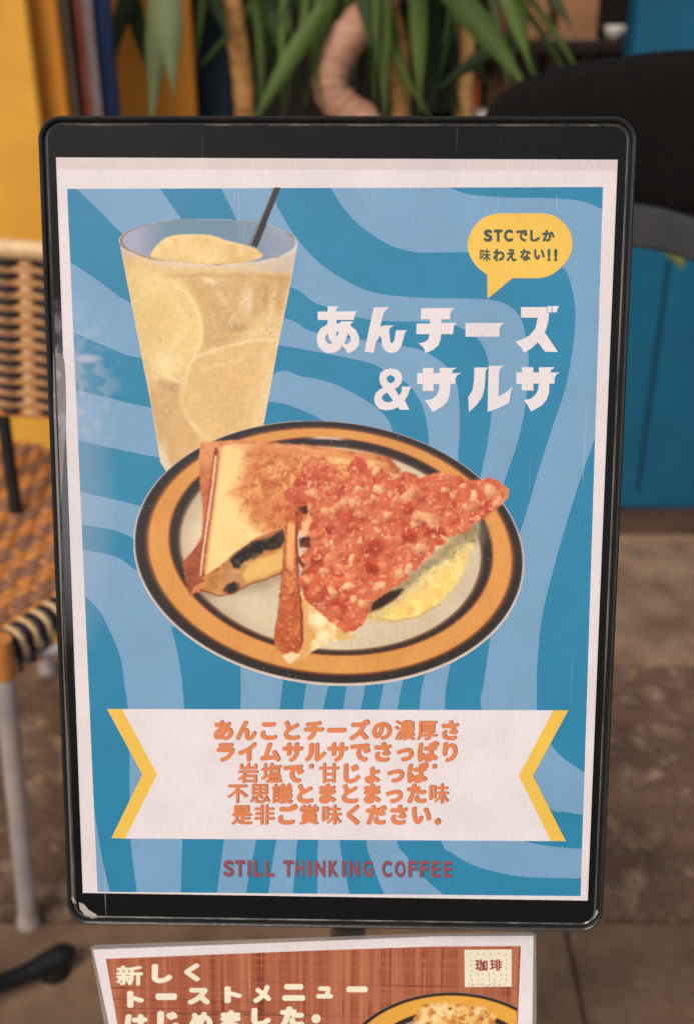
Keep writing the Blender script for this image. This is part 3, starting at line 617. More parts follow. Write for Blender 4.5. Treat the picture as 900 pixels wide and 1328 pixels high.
for (x, y, a_, b_, an) in ((105, 180, 9, 6, .3), (158, 245, 9, 3.5, .1), (230, 210, 8, 6, -.8), (475, 185, 13, 6.5, -.8), (360, 165, 9, 5, .4), (395, 262, 6, 4, -.6), (350, 290, 5, 4, 0), (180, 372, 4, 3, 1), (185, 565, 6, 8.5, -.3), (245, 538, 8, 5, .1), (440, 492, 6, 8, .1), (478, 470, 5, 8, .3), (365, 537, 10, 5, -.2), (352, 90, 5, 7, .3), (420, 100, 5, 5, 0), (522, 392, 7, 8, .5), (602, 392, 7, 4, .2), (545, 270, 17, 7, .12), (568, 292, 8, 5, .2), (795, 170, 9, 9, .5), (822, 212, 8, 5, -.8), (260, 430, 4, 6, .5), (732, 190, 5, 8, .4), (692, 150, 5, 4, .4), (622, 165, 7, 4, .2), (282, 160, 4, 5, 1), (620, 352, 8, 2, .5), (90, 522, 4, 4, 0), (70, 310, 5, 8, .4), (150, 480, 7, 5, .3), (300, 610, 6, 6, .2), (265, 590, 5, 5, 0), (500, 300, 5, 4, 0), (650, 190, 5, 4, .6), (700, 230, 5, 4, .2)):
    stamp(sc, X, Y, *T(x, y), a_ * .9, b_ * .9, an, RS.choice([(236, 190, 148), (242, 204, 166), (232, 178, 138)]), .82, .22, .12, .5, x)
sc = mixc(sc, (168, 78, 58), .2 * ss(.5, .7, fbm(X, Y, 34, 99))); sc = mixc(sc, (252, 224, 202), .5 * ss(.68, .80, fbm(X, Y, 4.5, 95, 2))); sc = sc * (1 + .10 * (n4 - .5))[..., None]
img = over(img, sc, slm); img = over(img, (214, 160, 112), .7 * mask(jx, jy, [(648, 627), (663, 634), (659, 647), (652, 650), (654, 640)], 1.5))
img = over(img, (240, 196, 150), .85 * mask(jx, jy, Q([(650, 530), (665, 470), (700, 420), (715, 450), (690, 520), (660, 540)]), 1.6))
for q in (Q([(640, 380), (690, 372), (696, 400), (686, 420), (655, 410)]), Q([(648, 545), (705, 538), (704, 598), (650, 592)]), Q([(640, 640), (682, 692), (672, 698), (636, 668)])): img = over(img, mixc((66, 36, 30), (110, 56, 42), ss(.4, .6, n3)), .9 * mask(jx, jy, q, 1.6))
ids[slm > .5] = 5
img = blur(img, 1); fk = (ids >= 2)[..., None]; img = np.where(fk, (img - 150) * 1.18 + 146, img); img = np.where((ids == 5)[..., None], img * np.array((.97, .95, .90)), img); img = np.where(((ids == 2) | (ids == 4))[..., None], img * np.array((1.02, .98, .90)), img); img = blur(img, 1)
spk = (rng.random(X.shape) > .9996) & (ids > 0); img = np.where(spk[..., None], 225, img)
img += (rng.random(X.shape)[..., None] - .5) * 9 + (n4[..., None] - .5) * 8
picture({1: 'plate_picture', 2: 'toast_print', 3: 'cheese_print', 4: 'toast_crust_print', 5: 'salsa_print'}, X, Y, img, ids, .00034, lambda i, o: poster if i == 1 else o[1])

# ---- headline letters, traced outlines
def glyph(off, s, *loops):
    return flat('headline_letter', [[(off[0] + x / s, off[1] + y / s) for x, y in lp] for lp in loops], .00042, M['white'], poster)
g = 900 / 130
glyph((405, 390), g, [(138,50),(237,50),(215,72),(213,97),(405,95),(385,115),(372,172),(217,172),(217,205),(250,200),(255,185),(372,185),(350,205),(345,228),(395,265),(420,325),(420,390),(390,437),(345,462),(315,472),(300,438),(268,402),(245,440),(200,466),(140,472),(90,450),(55,410),(40,345),(50,290),(80,245),(135,215),(140,172),(50,172),(48,97),(138,97)],
      [(140,290),(118,320),(117,350),(130,375),(155,388),(185,380),(165,365),(150,340)], [(220,275),(237,275),(232,300),(218,322),(215,300)], [(318,295),(340,320),(345,340),(340,370),(315,388),(285,393),(300,350)])
glyph((405, 390), g, [(555,58),(692,58),(665,80),(640,110),(610,232),(650,222),(738,222),(705,238),(690,258),(695,330),(700,375),(713,384),(735,360),(745,300),(752,265),(850,265),(830,290),(815,350),(800,405),(770,450),(735,468),(690,468),(650,445),(628,405),(620,340),(608,312),(590,345),(570,375),(552,468),(468,458),(510,250),(540,110)])
glyph((530, 390), g, [(110,68),(415,66),(385,85),(372,120),(370,167),(292,167),(292,200),(432,200),(405,225),(395,300),(290,300),(285,350),(265,400),(220,440),(150,470),(135,425),(88,383),(140,372),(175,345),(187,300),(68,300),(68,205),(190,205),(190,167),(108,167)])
glyph((530, 390), g, [(508,200),(855,200),(825,225),(815,250),(812,323),(508,323)])
glyph((610, 390), g, [(452,57),(682,57),(684,107),(703,110),(700,160),(690,215),(665,285),(783,460),(668,458),(602,372),(550,425),(480,467),(455,420),(400,370),(470,345),(530,310),(580,250),(603,152),(452,152)])
glyph((610, 390), g, [(688,48),(725,48),(725,105),(688,105)]); glyph((610, 390), g, [(732,48),(792,48),(778,75),(772,105),(732,105)])
glyph((470, 465), g, [(255,88),(310,98),(345,130),(358,175),(350,220),(320,255),(290,272),(328,335),(350,300),(355,252),(440,252),(420,285),(405,335),(378,375),(422,460),(335,458),(318,435),(270,458),(210,465),(150,450),(115,410),(103,360),(118,310),(150,280),(185,262),(160,225),(150,180),(160,130),(200,98)],
      [(252,147),(285,165),(292,190),(275,215),(245,222),(218,195),(218,165)], [(222,305),(275,378),(235,395),(195,385),(172,355),(185,325)])
glyph((470, 465), g, [(540,83),(637,83),(637,130),(692,130),(692,83),(845,83),(812,100),(800,130),(890,130),(855,145),(835,175),(830,228),(788,228),(785,310),(765,380),(720,430),(628,480),(600,430),(558,375),(620,365),(665,330),(688,280),(690,230),(637,230),(637,292),(540,290),(540,230),(490,228),(490,130),(540,130)])
glyph((600, 465), g, [(103,80),(222,80),(205,110),(195,260),(175,340),(130,410),(55,480),(48,345),(85,290),(100,200)])
glyph((600, 465), g, [(230,65),(370,65),(340,85),(325,110),(320,340),(385,305),(450,250),(430,290),(415,395),(330,440),(222,480)])
glyph((600, 465), g, [(530,78),(632,78),(632,125),(682,125),(682,78),(825,78),(795,100),(782,125),(875,125),(840,140),(822,175),(820,225),(775,225),(772,310),(750,370),(710,420),(612,475),(585,425),(548,372),(610,360),(650,325),(675,280),(680,225),(632,225),(632,288),(528,285),(528,228),(478,225),(478,125),(530,125)])

# ---- speech bubble
def q6(pts): return [(600 + x / 6, 270 + y / 6) for x, y in pts]
bub = flat('speech_bubble', [q6([(385, 545), (192, 706), (190, 520)]) + S(q6([(190, 520), (120, 465), (70, 400), (42, 330), (38, 260), (60, 190), (110, 115), (180, 65), (265, 42), (290, 40)])) + S(q6([(610, 40), (640, 42), (710, 60), (780, 110), (830, 180), (850, 265), (840, 340), (800, 420), (730, 490), (660, 530), (590, 545)]))], .00040, M['yellow'], poster)

# ---- text set glyph by glyph; heavy strokes made of slightly shifted copies
KANJI_R = .020; KANA_R = .046
def set_text(name, items, z, m, parent, org=ORG, slope=0.0, heavy=1.0, dx=0, dy=0, x_ref=0):
    """items: (char, x0, y0, x1, y1) boxes in pixels for the em square (or the drawn bounds when the 6th entry is set)"""
    VV, FF = [], []; off = 0; z = z * .4
    for it in items:
        ch, x0, y0, x1, y1 = it[:5]; V, Fc = text_mesh(ch)
        r = (KANJI_R if ord(ch[0]) > 0x3400 and ord(ch[0]) < 0xA000 else KANA_R) * heavy
        if len(it) > 5:
            mn, mx = V.min(0) - r, V.max(0) + r; q = (V - mn) / (mx - mn); rx, ry = r / (mx - mn)[0], r / (mx - mn)[1]
        else:
            q = np.stack([V[:, 0], (V[:, 1] + .12)], 1); rx = ry = r
        for k in range(9):
            a = k * math.pi / 4; ox, oy = (0, 0) if k == 8 else (math.cos(a) * rx, math.sin(a) * ry)
            px = x0 + (q[:, 0] + ox) * (x1 - x0) + dx; py = y1 - (q[:, 1] + oy) * (y1 - y0) + dy + slope * (px - x_ref)
            u, v = to_plane(px, py, org); VV.append(np.stack([u, v, np.full_like(u, z + k * 2.5e-6)], 1))
            FF += [tuple(i + off for i in f) for f in Fc]; off += len(V)
    return from_data(name, np.concatenate(VV), FF, m, parent)
def line(s, xs, y0, y1, w=None):
    w = w or (y1 - y0); return [(c, x, y0, x + w, y1) for c, x in zip(s, xs)]
set_text('lettering', [('S', 627, 297.5, 638.5, 313.8, 1), ('T', 640, 297.5, 651.5, 313.8, 1), ('C', 653, 297.5, 665, 313.8, 1), ('で', 669, 298, 684, 313.5, 1), ('し', 687, 298, 700, 313.5, 1), ('か', 702.5, 298, 719, 313.5, 1),
    ('味', 622, 322.5, 636, 339, 1), ('わ', 639, 322.5, 654, 339, 1), ('え', 656.5, 322.5, 669.5, 339, 1), ('な', 674, 322.5, 688, 338.5, 1), ('い', 692, 323, 706, 337, 1), ('!', 709.5, 322.5, 713.5, 339, 1), ('!', 718, 322.5, 722.5, 339, 1)], .00046, M['green'], bub, heavy=1.25)

# ---- banner
A = lambda x, y: (90 + x / 3, 860 + y / 3); B = lambda x, y: (520 + x / 3, 860 + y / 3)
ban = flat('banner', [[A(205, 178), B(592, 183), B(457, 438), B(582, 692), A(218, 682), A(342, 432)]], .00040, M['white'], poster)
flat('ribbon_edge', [[A(148, 178), A(205, 178), A(342, 432), A(218, 682), A(165, 680), A(285, 432)]], .00046, M['yellow'], ban)
flat('ribbon_edge', [[B(592, 183), B(650, 183), B(512, 438), B(640, 692), B(582, 692), B(457, 438)]], .00046, M['yellow'], ban)
def spread(x0, x1, n): return [x0 + (x1 - x0) * i / (n - 1) for i in range(n)]
rows = [line('あんことチーズの濃厚さ', spread(276, 569.5, 11), 933.5, 960.5), line('ライムサルサでさっぱり', spread(279, 569.5, 11), 961.5, 988.5),
        line('岩塩で', [308.5, 338.5, 367], 989, 1016) + [('"', 400.5, 991, 406, 997, 1)] + line('甘じょっぱ', [413, 441, 469, 499, 527], 989, 1016) + [('"', 560, 991, 565.5, 997, 1)],
        line('不思議とまとまった味', spread(294.5, 555, 10), 1015.5, 1042.5), line('是非ご賞味ください', spread(300, 532, 9), 1043, 1070) + [('。', 563, 1061, 571, 1070, 1)]]
for r_ in rows:
    set_text('lettering', r_, .00047, M['shade'], ban, dx=1.1, dy=-.6, heavy=1.15); set_text('lettering', r_, .00056, M['orange'], ban, heavy=1.45)
# ---- brand line
bx_ = [(28, 65), (70, 106), (115, 127), (137, 170), (180, 213), (245, 283), (290, 322), (334, 347), (360, 398), (410, 445), (459, 471), (485, 522), (535, 572), (605, 640), (652, 690), (700, 732), (742, 775), (785, 817), (829, 861)]
it = [(c, 280 + a / 2.8125, 1115.0, 280 + b / 2.8125, 1136.5, 1) for c, (a, b) in zip('STILLTHINKINGCOFFEE', bx_)]
set_text('lettering', it, .00040, M['teal'], poster, slope=.004, x_ref=290, heavy=1.0, dx=.8, dy=.5); set_text('lettering', it, .00049, M['red'], poster, slope=.004, x_ref=290, heavy=.7)

# ================================================================== LOWER LAMINATED MENU
ORG2 = ORG + AZ * -.020
low = empty('laminated_menu', mw=pose(ORG2), label='small laminated brown plaid toast menu hanging below the black frame', cat='menu')
def m_plaid():
    m, t, b = new_mat('plaid ink'); b.inputs['Roughness'].default_value = .25
    tc = N(t, 'ShaderNodeTexCoord'); prev = None
    def ns(sx, sy, sc, a, bb):
        mp = N(t, 'ShaderNodeMapping'); mp.inputs['Scale'].default_value = (sx, sy, 1); mp.inputs['Rotation'].default_value = (0, 0, R(-1.2)); t.links.new(tc.outputs['Object'], mp.inputs[0])
        n = N(t, 'ShaderNodeTexNoise', Scale=sc, Detail=3, Roughness=.7); t.links.new(mp.outputs[0], n.inputs[0])
        r = N(t, 'ShaderNodeMapRange'); r.inputs[1].default_value = a; r.inputs[2].default_value = bb; t.links.new(n.outputs[0], r.inputs[0]); return r.outputs[0]
    cur = N(t, 'ShaderNodeMix', data_type='RGBA'); cur.inputs[6].default_value = rgb((164, 88, 62)); cur.inputs[7].default_value = rgb((206, 134, 98)); t.links.new(ns(1, .01, 170, .42, .72), cur.inputs[0])
    for c, f in (((120, 56, 40), ns(1, .012, 260, .56, .66)), ((92, 48, 40), ns(.012, 1, 230, .58, .68)), ((186, 112, 84), ns(.01, 1, 300, .45, .75)), ((226, 160, 122), ns(1, .02, 420, .64, .74))):
        nx = N(t, 'ShaderNodeMix', data_type='RGBA'); t.links.new(f, nx.inputs[0]); t.links.new(cur.outputs[2], nx.inputs[6]); nx.inputs[7].default_value = rgb(c); cur = nx
    t.links.new(cur.outputs[2], b.inputs['Base Color']); return m
M['plaid'] = m_plaid()
sheet = [(121, 1231.5), (400, 1221), (560, 1214.5), (691.5, 1213.5), (690, 1330), (688, 1500), (190, 1560), (142, 1330)]
sh_ = flat('paper', [sheet], .0, M['white'], low, ORG2)
film = [(117.5, 1229), (123, 1225.5), (400, 1216), (560, 1210), (690, 1208.5), (695, 1212.5), (695.5, 1330), (694, 1506), (184, 1566), (136, 1330)]
m_, t_, b_ = new_mat('clear laminate'); b_.inputs['Base Color'].default_value = (.8, .78, .75, 1); b_.inputs['Roughness'].default_value = .25; b_.inputs['Transmission Weight'].default_value = .75; b_.inputs['IOR'].default_value = 1.2
M['film'] = m_
flat('laminate_edge', [film, sheet[::-1]], -.0001, M['film'], low, ORG2)
prt = flat('plaid_print', [[(137.5, 1243.5), (400, 1233), (560, 1227.5), (675, 1227), (671, 1330), (668, 1480), (200, 1520), (153, 1330)]], .00006, M['plaid'], low, ORG2)
tl = [('新', 151, 1252, 186, 1278), ('し', 197, 1250, 224, 1275), ('く', 239, 1249, 260, 1273), ('ト', 165, 1285, 187.5, 1307), ('ー', 202, 1288, 230, 1297), ('ス', 243, 1281, 273, 1303), ('ト', 291, 1279, 314, 1301),
      ('メ', 328, 1277, 352, 1301), ('ニ', 366, 1276, 396, 1298), ('ュ', 410, 1279, 432, 1295), ('ー', 449, 1279, 477, 1287), ('は', 162, 1315, 193, 1340), ('じ', 204, 1311, 233, 1338), ('め', 246, 1312, 276, 1338), ('ま', 286, 1310, 313, 1336),
      ('し', 326, 1307, 352, 1330), ('た', 363, 1305, 395, 1332), ('。', 404, 1315, 416, 1327)]
set_text('lettering', [t + (1,) for t in tl], .00012, M['cream'], low, ORG2, heavy=1.8)
stp = flat('stamp', [[(602, 1231.8), (663.3, 1231), (663.3, 1279.5), (602.5, 1280)]], .00012, M['cream'], low, ORG2)
set_text('lettering', [('珈', 616, 1244, 632, 1259.5, 1), ('琲', 635, 1244, 651, 1259, 1)], .00018, M['maroon'], stp, ORG2, heavy=1.6)
VV, FF = [], []
for (cx, cy) in [(610 + 9 * i, 1237) for i in range(6)] + [(611, 1246 + 6 * i) for i in range(3)] + [(657, 1244 + 6 * i) for i in range(3)] + [(611 + 7.6 * i, 1264) for i in range(7)] + [(611 + 7.6 * i, 1271) for i in range(7)] + [(609 + 3 * i, 1277) for i in range(16)]:
    for k in range(3):
        w, h = (random.uniform(.5, 3.4), .5) if k % 2 else (.5, random.uniform(1.5, 4)); ox, oy = random.uniform(-1.5, 1.5), random.uniform(-1.5, 1.5)
        a = [(cx + ox - w / 2, cy + oy - h / 2), (cx + ox + w / 2, cy + oy - h / 2), (cx + ox + w / 2, cy + oy + h / 2), (cx + ox - w / 2, cy + oy + h / 2)]
        u, v = to_plane(np.array([p[0] for p in a]), np.array([p[1] for p in a]), ORG2); n0 = len(VV); VV += [(p, q, .000075 + k * 3e-6) for p, q in zip(u, v)]; FF.append((n0 + 3, n0 + 2, n0 + 1, n0))
o = from_data('small_characters', VV, FF, M['grey_ink'], stp); o['kind'] = 'stuff'
# its printed plate
st = 1.0
X, Y = np.meshgrid(np.arange(440, 672, st), np.arange(1284, 1480, st)); n2, n3 = fbm(X, Y, 16, 122), fbm(X, Y, 6, 123); jx = X + (n3 - .5) * 5; jy = Y + (n2 - .5) * 5
e0 = ell(585, 1396, 150, 110); img = np.zeros(X.shape + (3,)) + (150, 128, 116)
img = over(img, (48, 36, 34), ss(.995, .98, e0)); img = over(img, (228, 166, 70), ss(.965, .945, e0)); img = over(img, (54, 40, 36), ss(.80, .785, e0)); img = over(img, (158, 136, 122), ss(.745, .73, e0))
tp = [(530, 1345), (537, 1322), (548, 1303), (575, 1299), (600, 1303), (630, 1306), (642, 1318), (644, 1345), (600, 1420), (520, 1400)]
tm = mask(jx, jy, tp, 2); tc_ = mixc((240, 196, 118), (204, 128, 60), ss(.40, .62, n3)); tc_ = mixc(tc_, (246, 228, 180), .6 * ss(.55, .7, n2)); tc_ = mixc(tc_, (120, 60, 30), .7 * ss(.68, .8, fbm(X, Y, 8, 130)))
img = over(img, tc_, tm); ids = np.zeros(X.shape, int); ids[(e0 < 1) & (X < 671 - .02 * (Y - 1284))] = 1; ids[(tm > .5) & (ids > 0)] = 2
picture({1: 'plate_picture', 2: 'toast_print'}, X, Y, img, ids, .00024, lambda i, o: low if i == 1 else o[1], ORG2)
#PART3

# ================================================================== SETTING
def noise_ground():
    m, t, b = new_mat('weathered stone paving'); b.inputs['Roughness'].default_value = .85
    tc = N(t, 'ShaderNodeTexCoord')
    def ns(sc, det, a, bb, rough=.6, dist=0):
        n = N(t, 'ShaderNodeTexNoise', Scale=sc, Detail=det, Roughness=rough, Distortion=dist); t.links.new(tc.outputs['Object'], n.inputs[0])
        r = N(t, 'ShaderNodeMapRange'); r.inputs[1].default_value = a; r.inputs[2].default_value = bb; t.links.new(n.outputs[0], r.inputs[0]); return r.outputs[0], n.outputs[0]
    f1, _ = ns(4, 4, .42, .58); f2, _ = ns(21, 9, .47, .62, .72, .35); f3, h3 = ns(90, 5, .35, .7)
    cur = N(t, 'ShaderNodeMix', data_type='RGBA'); cur.inputs[6].default_value = rgb((94, 68, 50)); cur.inputs[7].default_value = rgb((128, 98, 76)); t.links.new(f1, cur.inputs[0])
    for c, f in (((190, 156, 124), f2), ):
        k = N(t, 'ShaderNodeMath', operation='MULTIPLY'); t.links.new(f, k.inputs[0]); k.inputs[1].default_value = .75
        nx = N(t, 'ShaderNodeMix', data_type='RGBA'); t.links.new(k.outputs[0], nx.inputs[0]); t.links.new(cur.outputs[2], nx.inputs[6]); nx.inputs[7].default_value = rgb(c); cur = nx
    t.links.new(cur.outputs[2], b.inputs['Base Color'])
    bp = N(t, 'ShaderNodeBump', Strength=.7, Distance=.012); t.links.new(f2, bp.inputs['Height']); t.links.new(bp.outputs[0], b.inputs['Normal'])
    return m
M.update(
    ground=mat('packed dirt and concrete', (96, 78, 64), .9, (70, 56, 46), 3, bump=.4),
    slab=noise_ground(),
    slab_smooth=mat('smooth brown concrete', (134, 106, 80), .8, (100, 76, 55), 9, bump=.3, bscale=40, detail=6),
    slab_far=mat('pale concrete apron', (168, 138, 110), .85, (120, 94, 72), 8, bump=.3, bscale=40),
    step=mat('dark wood threshold', (104, 78, 62), .7, (60, 44, 36), 5, stretch=(1, 8, 8)),
    yellow_w=mat('yellow painted board', (250, 188, 74), .55, (226, 160, 52), 4, bump=.1, bscale=30),
    orange_w=mat('orange and shaded yellow board', (228, 148, 40), .55, (200, 128, 34), 4),
    blue_w=mat('blue painted panel', (6, 104, 138), .55, (4, 86, 118), 3, bump=.12, bscale=25),
    navy=mat('navy painted board', (26, 62, 110), .5, (18, 46, 86), 6), dnavy=mat('dark teal navy board', (8, 44, 66), .5),
    redwhite=mat('pinkish white paper', (222, 200, 192), .6, (206, 176, 166), 16), redp=mat('red printed stripe', (206, 84, 54), .6, (222, 140, 108), 10),
    greyp=mat('grey painted strip', (176, 152, 128), .6), black_w=mat('black board', (14, 13, 13), .7),
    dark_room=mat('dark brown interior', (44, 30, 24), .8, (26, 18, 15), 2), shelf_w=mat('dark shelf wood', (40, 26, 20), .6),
    card1=mat('tan cardboard', (186, 132, 92), .8), card2=mat('pinkish grey cardboard', (150, 122, 116), .8), card3=mat('brown cardboard', (120, 66, 44), .8), ored=mat('orange red paper', (232, 92, 30), .7),
    ceramic=mat('white ceramic', (222, 214, 208), .25),
    blackfab=mat('black chair fabric', (24, 21, 19), .9, (18, 16, 15), 60, bump=.2, bscale=500, spec=.15),
    greyarm=mat('grey metal band', (82, 82, 83), .55, (66, 66, 68), 12, metal=.3), blackmetal=mat('black cast metal', (16, 17, 18), .5, bump=.2),
    cane_o=mat('orange woven strand', (222, 146, 76), .5, (200, 122, 58), 60), cane_c=mat('cream woven strand', (236, 200, 150), .45, (222, 180, 128), 60), cane_n=mat('navy woven strand', (14, 18, 32), .5), cane_b=mat('brown woven strand', (166, 116, 88), .55, (128, 90, 72), 60),
    trunk=mat('tan ringed trunk', (246, 186, 112), .8, (160, 102, 56), 14, bump=.6, bscale=30, stretch=(1, 1, 3), lo=.45, hi=.75), trunk_p=mat('smooth pinkish trunk', (216, 168, 140), .75, (180, 128, 100), 9, bump=.35, bscale=40, stretch=(1, 1, 2)),
    leaf=mat('green strap leaf', (88, 108, 44), .6, (56, 76, 32), 8, stretch=(1, 1, .3), spec=.3), leaf_p=mat('pale grey green leaf', (118, 126, 88), .6, (90, 102, 64), 6, spec=.3), leaf_d=mat('dark green leaf', (52, 68, 32), .65, (30, 44, 22), 8, spec=.25), leaf_y=mat('yellow green leaf', (112, 124, 56), .5),
    pot=mat('terracotta pot', (150, 88, 62), .8, bump=.3), soil=mat('dark soil', (40, 28, 22), .95, bump=.8))
def struct(o): o['kind'] = 'structure'; return o
bm = bmesh.new(); bmesh.ops.create_grid(bm, x_segments=2, y_segments=2, size=60); grd = struct(from_bm('ground', bm, M['ground'])); grd.location = (0, 0, -.012)
yj = at_z(700, 1194, 0).y; yf = at_z(850, 862, 0).y; yw = at_z(850, 697, 0).y
xj = at_z(742, 1240, 0).x
def slab(x0, x1, y0, y1, m, z=0.0):
    return box('paving_slab', ((x0 + x1) / 2, (y0 + y1) / 2, z / 2 - .03 + .012), (x1 - x0 - .004, y1 - y0 - .004, .06 + z), m, grd, bev=.004)
for i, x0 in enumerate((-1.3, xj)):
    x1 = (xj, 1.5)[i]; slab(x0, x1, yj - .62, yj, M['slab_smooth'])
for x0, x1 in ((-1.6, .05), (.05, 1.6)): slab(x0, x1, yj, yf + (.0), M['slab'])
for x0, x1 in ((-1.6, .1), (.1, 1.9)): slab(x0, x1, yf, yw + .3, M['slab_far'])

# blue building front and shop interior
bw = empty('blue_shopfront', (0.6, yw, 0), label='blue painted shop panel and post at the right edge', cat='wall')
def wbox(name, x0, x1, y0, y1, z0, z1, m, parent, bev=.004): return box(name, ((x0 + x1) / 2, (y0 + y1) / 2, (z0 + z1) / 2), (x1 - x0, y1 - y0, z1 - z0), m, parent, bev=bev)
YW = yw + .05
zt = at_y(700, 150, YW).z
wbox('lower_panel', .10, 1.7, YW, YW + .05, .045, zt - .02, M['blue_w'], bw)
xc_ = at_y(818, 60, YW).x
wbox('post', xc_, xc_ + .5, YW - .012, YW + .06, zt - .018, 2.4, M['blue_w'], bw)
wbox('threshold', .08, 1.72, YW - .04, YW + .06, .0, .042, M['step'], bw)
xv = at_y(858, 400, YW).x
wbox('panel_groove', xv - .003, xv + .003, YW - .0025, YW + .002, .09, zt - .05, M['dnavy'], bw, 0)
localise(bw)
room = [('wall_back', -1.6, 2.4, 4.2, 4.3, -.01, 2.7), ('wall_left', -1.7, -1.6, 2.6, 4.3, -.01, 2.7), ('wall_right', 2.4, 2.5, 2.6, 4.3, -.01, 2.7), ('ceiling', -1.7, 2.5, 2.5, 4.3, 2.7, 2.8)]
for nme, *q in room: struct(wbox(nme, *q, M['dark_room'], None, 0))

# shelves with boxes and cups
Ys = 3.1
shf = empty('shelf_unit', (.8, Ys, 0), label='dark wooden shelf unit inside the shop behind the plants', cat='shelf')
def zrow(y, Yq=Ys): return at_y(700, y, Yq).z
def xcol(x, Yq=Ys): return at_y(x, 60, Yq).x
zs = zrow(45)
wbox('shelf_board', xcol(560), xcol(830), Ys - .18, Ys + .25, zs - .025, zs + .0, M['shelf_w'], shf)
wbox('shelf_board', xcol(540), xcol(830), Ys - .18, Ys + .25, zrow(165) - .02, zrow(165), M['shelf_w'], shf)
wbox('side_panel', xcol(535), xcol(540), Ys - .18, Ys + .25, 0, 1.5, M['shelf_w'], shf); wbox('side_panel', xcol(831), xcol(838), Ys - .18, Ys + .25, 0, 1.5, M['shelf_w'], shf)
localise(shf)
def carton(x0, x1, y0, y1, z_on, m, label, dep=.12, open_=True):
    X0, X1 = xcol(x0), xcol(x1); h = zrow(y0) - z_on
    r = empty('carton', ((X0 + X1) / 2, Ys - .05, z_on), label=label, cat='box')
    b = box('box_body', (0, 0, h / 2 + .001), (X1 - X0, dep, h), m, r, bev=.002)
    box('lid', (0, 0, h + .006), (X1 - X0 + .006, dep + .006, .012), m, r, bev=.002); return r
carton(701, 737, 47, 93, zrow(165), M['card2'], 'pinkish grey box standing just left under the dark shelf'); carton(740, 762, 50, 93, zrow(165), M['card2'], 'narrower pinkish grey box beside the brown box')
carton(765, 818, 54, 93, zrow(165), M['card3'], 'dark brown box next to the blue post')
carton(713, 760, -30, 34, zs, M['card1'], 'light tan box standing on the dark shelf'); carton(675, 700, -10, 34, zs, M['card1'], 'slim tan box left end on the dark shelf')
carton(592, 618, 48, 70, zrow(165), M['ored'], 'orange red packet glowing between the plant leaves')  # plain orange red colour, the packet does not glow
carton(630, 668, 5, 34, zrow(165), M['card3'], 'rusty brown box behind the long leaves')
def cup(x, ybase, z_on, rad, h, label):
    r = empty('cup', (xcol(x), Ys - .1, z_on), label=label, cat='cup', group='white cups on the shop shelf')
    bm = bmesh.new(); prof = [(rad * .6, .001), (rad * .72, .004), (rad * .95, h * .6), (rad, h), (rad * .92, h), (rad * .86, h * .55), (rad * .5, .008)]
    vs = [[bm.verts.new((p * math.cos(a), p * math.sin(a), z)) for p, z in prof] for a in [2 * math.pi * k / 20 for k in range(20)]]
    for i in range(20):
        for j in range(len(prof) - 1): bm.faces.new((vs[i][j], vs[(i + 1) % 20][j], vs[(i + 1) % 20][j + 1], vs[i][j + 1]))
    bm.faces.new([vs[i][-1] for i in range(20)]); bm.faces.new([vs[i][0] for i in range(20)][::-1])
    from_bm('bowl', bm, M['ceramic'], r, True)
    tube('handle', [(rad * .9, 0, h * .8), (rad * 1.4, 0, h * .75), (rad * 1.4, 0, h * .35), (rad * .8, 0, h * .25)], .004, M['ceramic'], r, 8)
cup(784, 31, zs, .026, .03, 'small white cup on the upper shelf beside the blue post'); cup(602, 0, zrow(165), .03, .065, 'white cup under the orange red packet'); cup(632, 0, zrow(165), .03, .06, 'white cup half hidden at the black chair edge')

# yellow boards at the left
YY = 1.78
def board(name, p0, p1, z0, z1, th, m, label, cat='board', **kw):
    """upright board between two ground points"""
    a, b = Vector(p0), Vector(p1); mid = (a + b) / 2; ang = math.atan2(b.y - a.y, b.x - a.x)
    r = empty(name, (mid.x, mid.y, z0), label=label, cat=cat); r.rotation_euler = (0, 0, ang)
    L = (b - a).length; box('panel', (0, 0, (z1 - z0) / 2), (L, th, z1 - z0), m, r, bev=.003); return r, L
def gx(x, Yq): return at_y(x, 75, Yq).x
ya = YY
def py_(x, Yq): return (gx(x, Yq), Yq)
def py_(x, Yq): return (gx(x, Yq), Yq)
r1, L1 = board('wall_board', (gx(-160, ya), ya + .0), (gx(46, ya), ya), 0, 2.3, .03, M['yellow_w'], 'bright yellow painted board at the far left edge', 'wall')
r2, L2 = board('wall_board', py_(44, ya + .035), py_(84, ya + .035), 0, 2.3, .03, M['orange_w'], 'narrow darker orange yellow board angled beside the bright one', 'wall')  # darker orange stands in for the shade on a turned yellow board
board('wall_strip', py_(79, ya + .075), py_(95, ya + .075), 0, 2.3, .02, M['greyp'], 'thin beige grey strip beside the orange board', 'trim')
board('wall_board', py_(88, ya + .17), py_(140, ya + .17), 0, 2.3, .02, M['black_w'], 'black narrow gap board left of the red white sheet', 'wall')
fb, fL = board('folded_banner', py_(103, ya + .12), py_(126, ya + .12), .0, 2.2, .008, M['redwhite'], 'red and white striped sheet edge by the navy board', 'banner')
box('red_stripe', (-fL * .26, -.006, 1.1), (fL * .44, .004, 2.18), M['redp'], fb, bev=.001)
board('wall_board', py_(124, ya + .145), py_(150, ya + .145), 0, 2.3, .02, M['navy'], 'navy blue upright board left of the plants', 'wall')
board('wall_board', py_(146, ya + .34), py_(252, ya + .34), 0, 2.3, .02, M['orange_w'], 'orange yellow board behind the pale strap leaves', 'wall')
board('wall_board', py_(248, ya + .42), py_(300, ya + .42), 0, 2.3, .02, M['dnavy'], 'very dark navy board right of the orange board', 'wall')

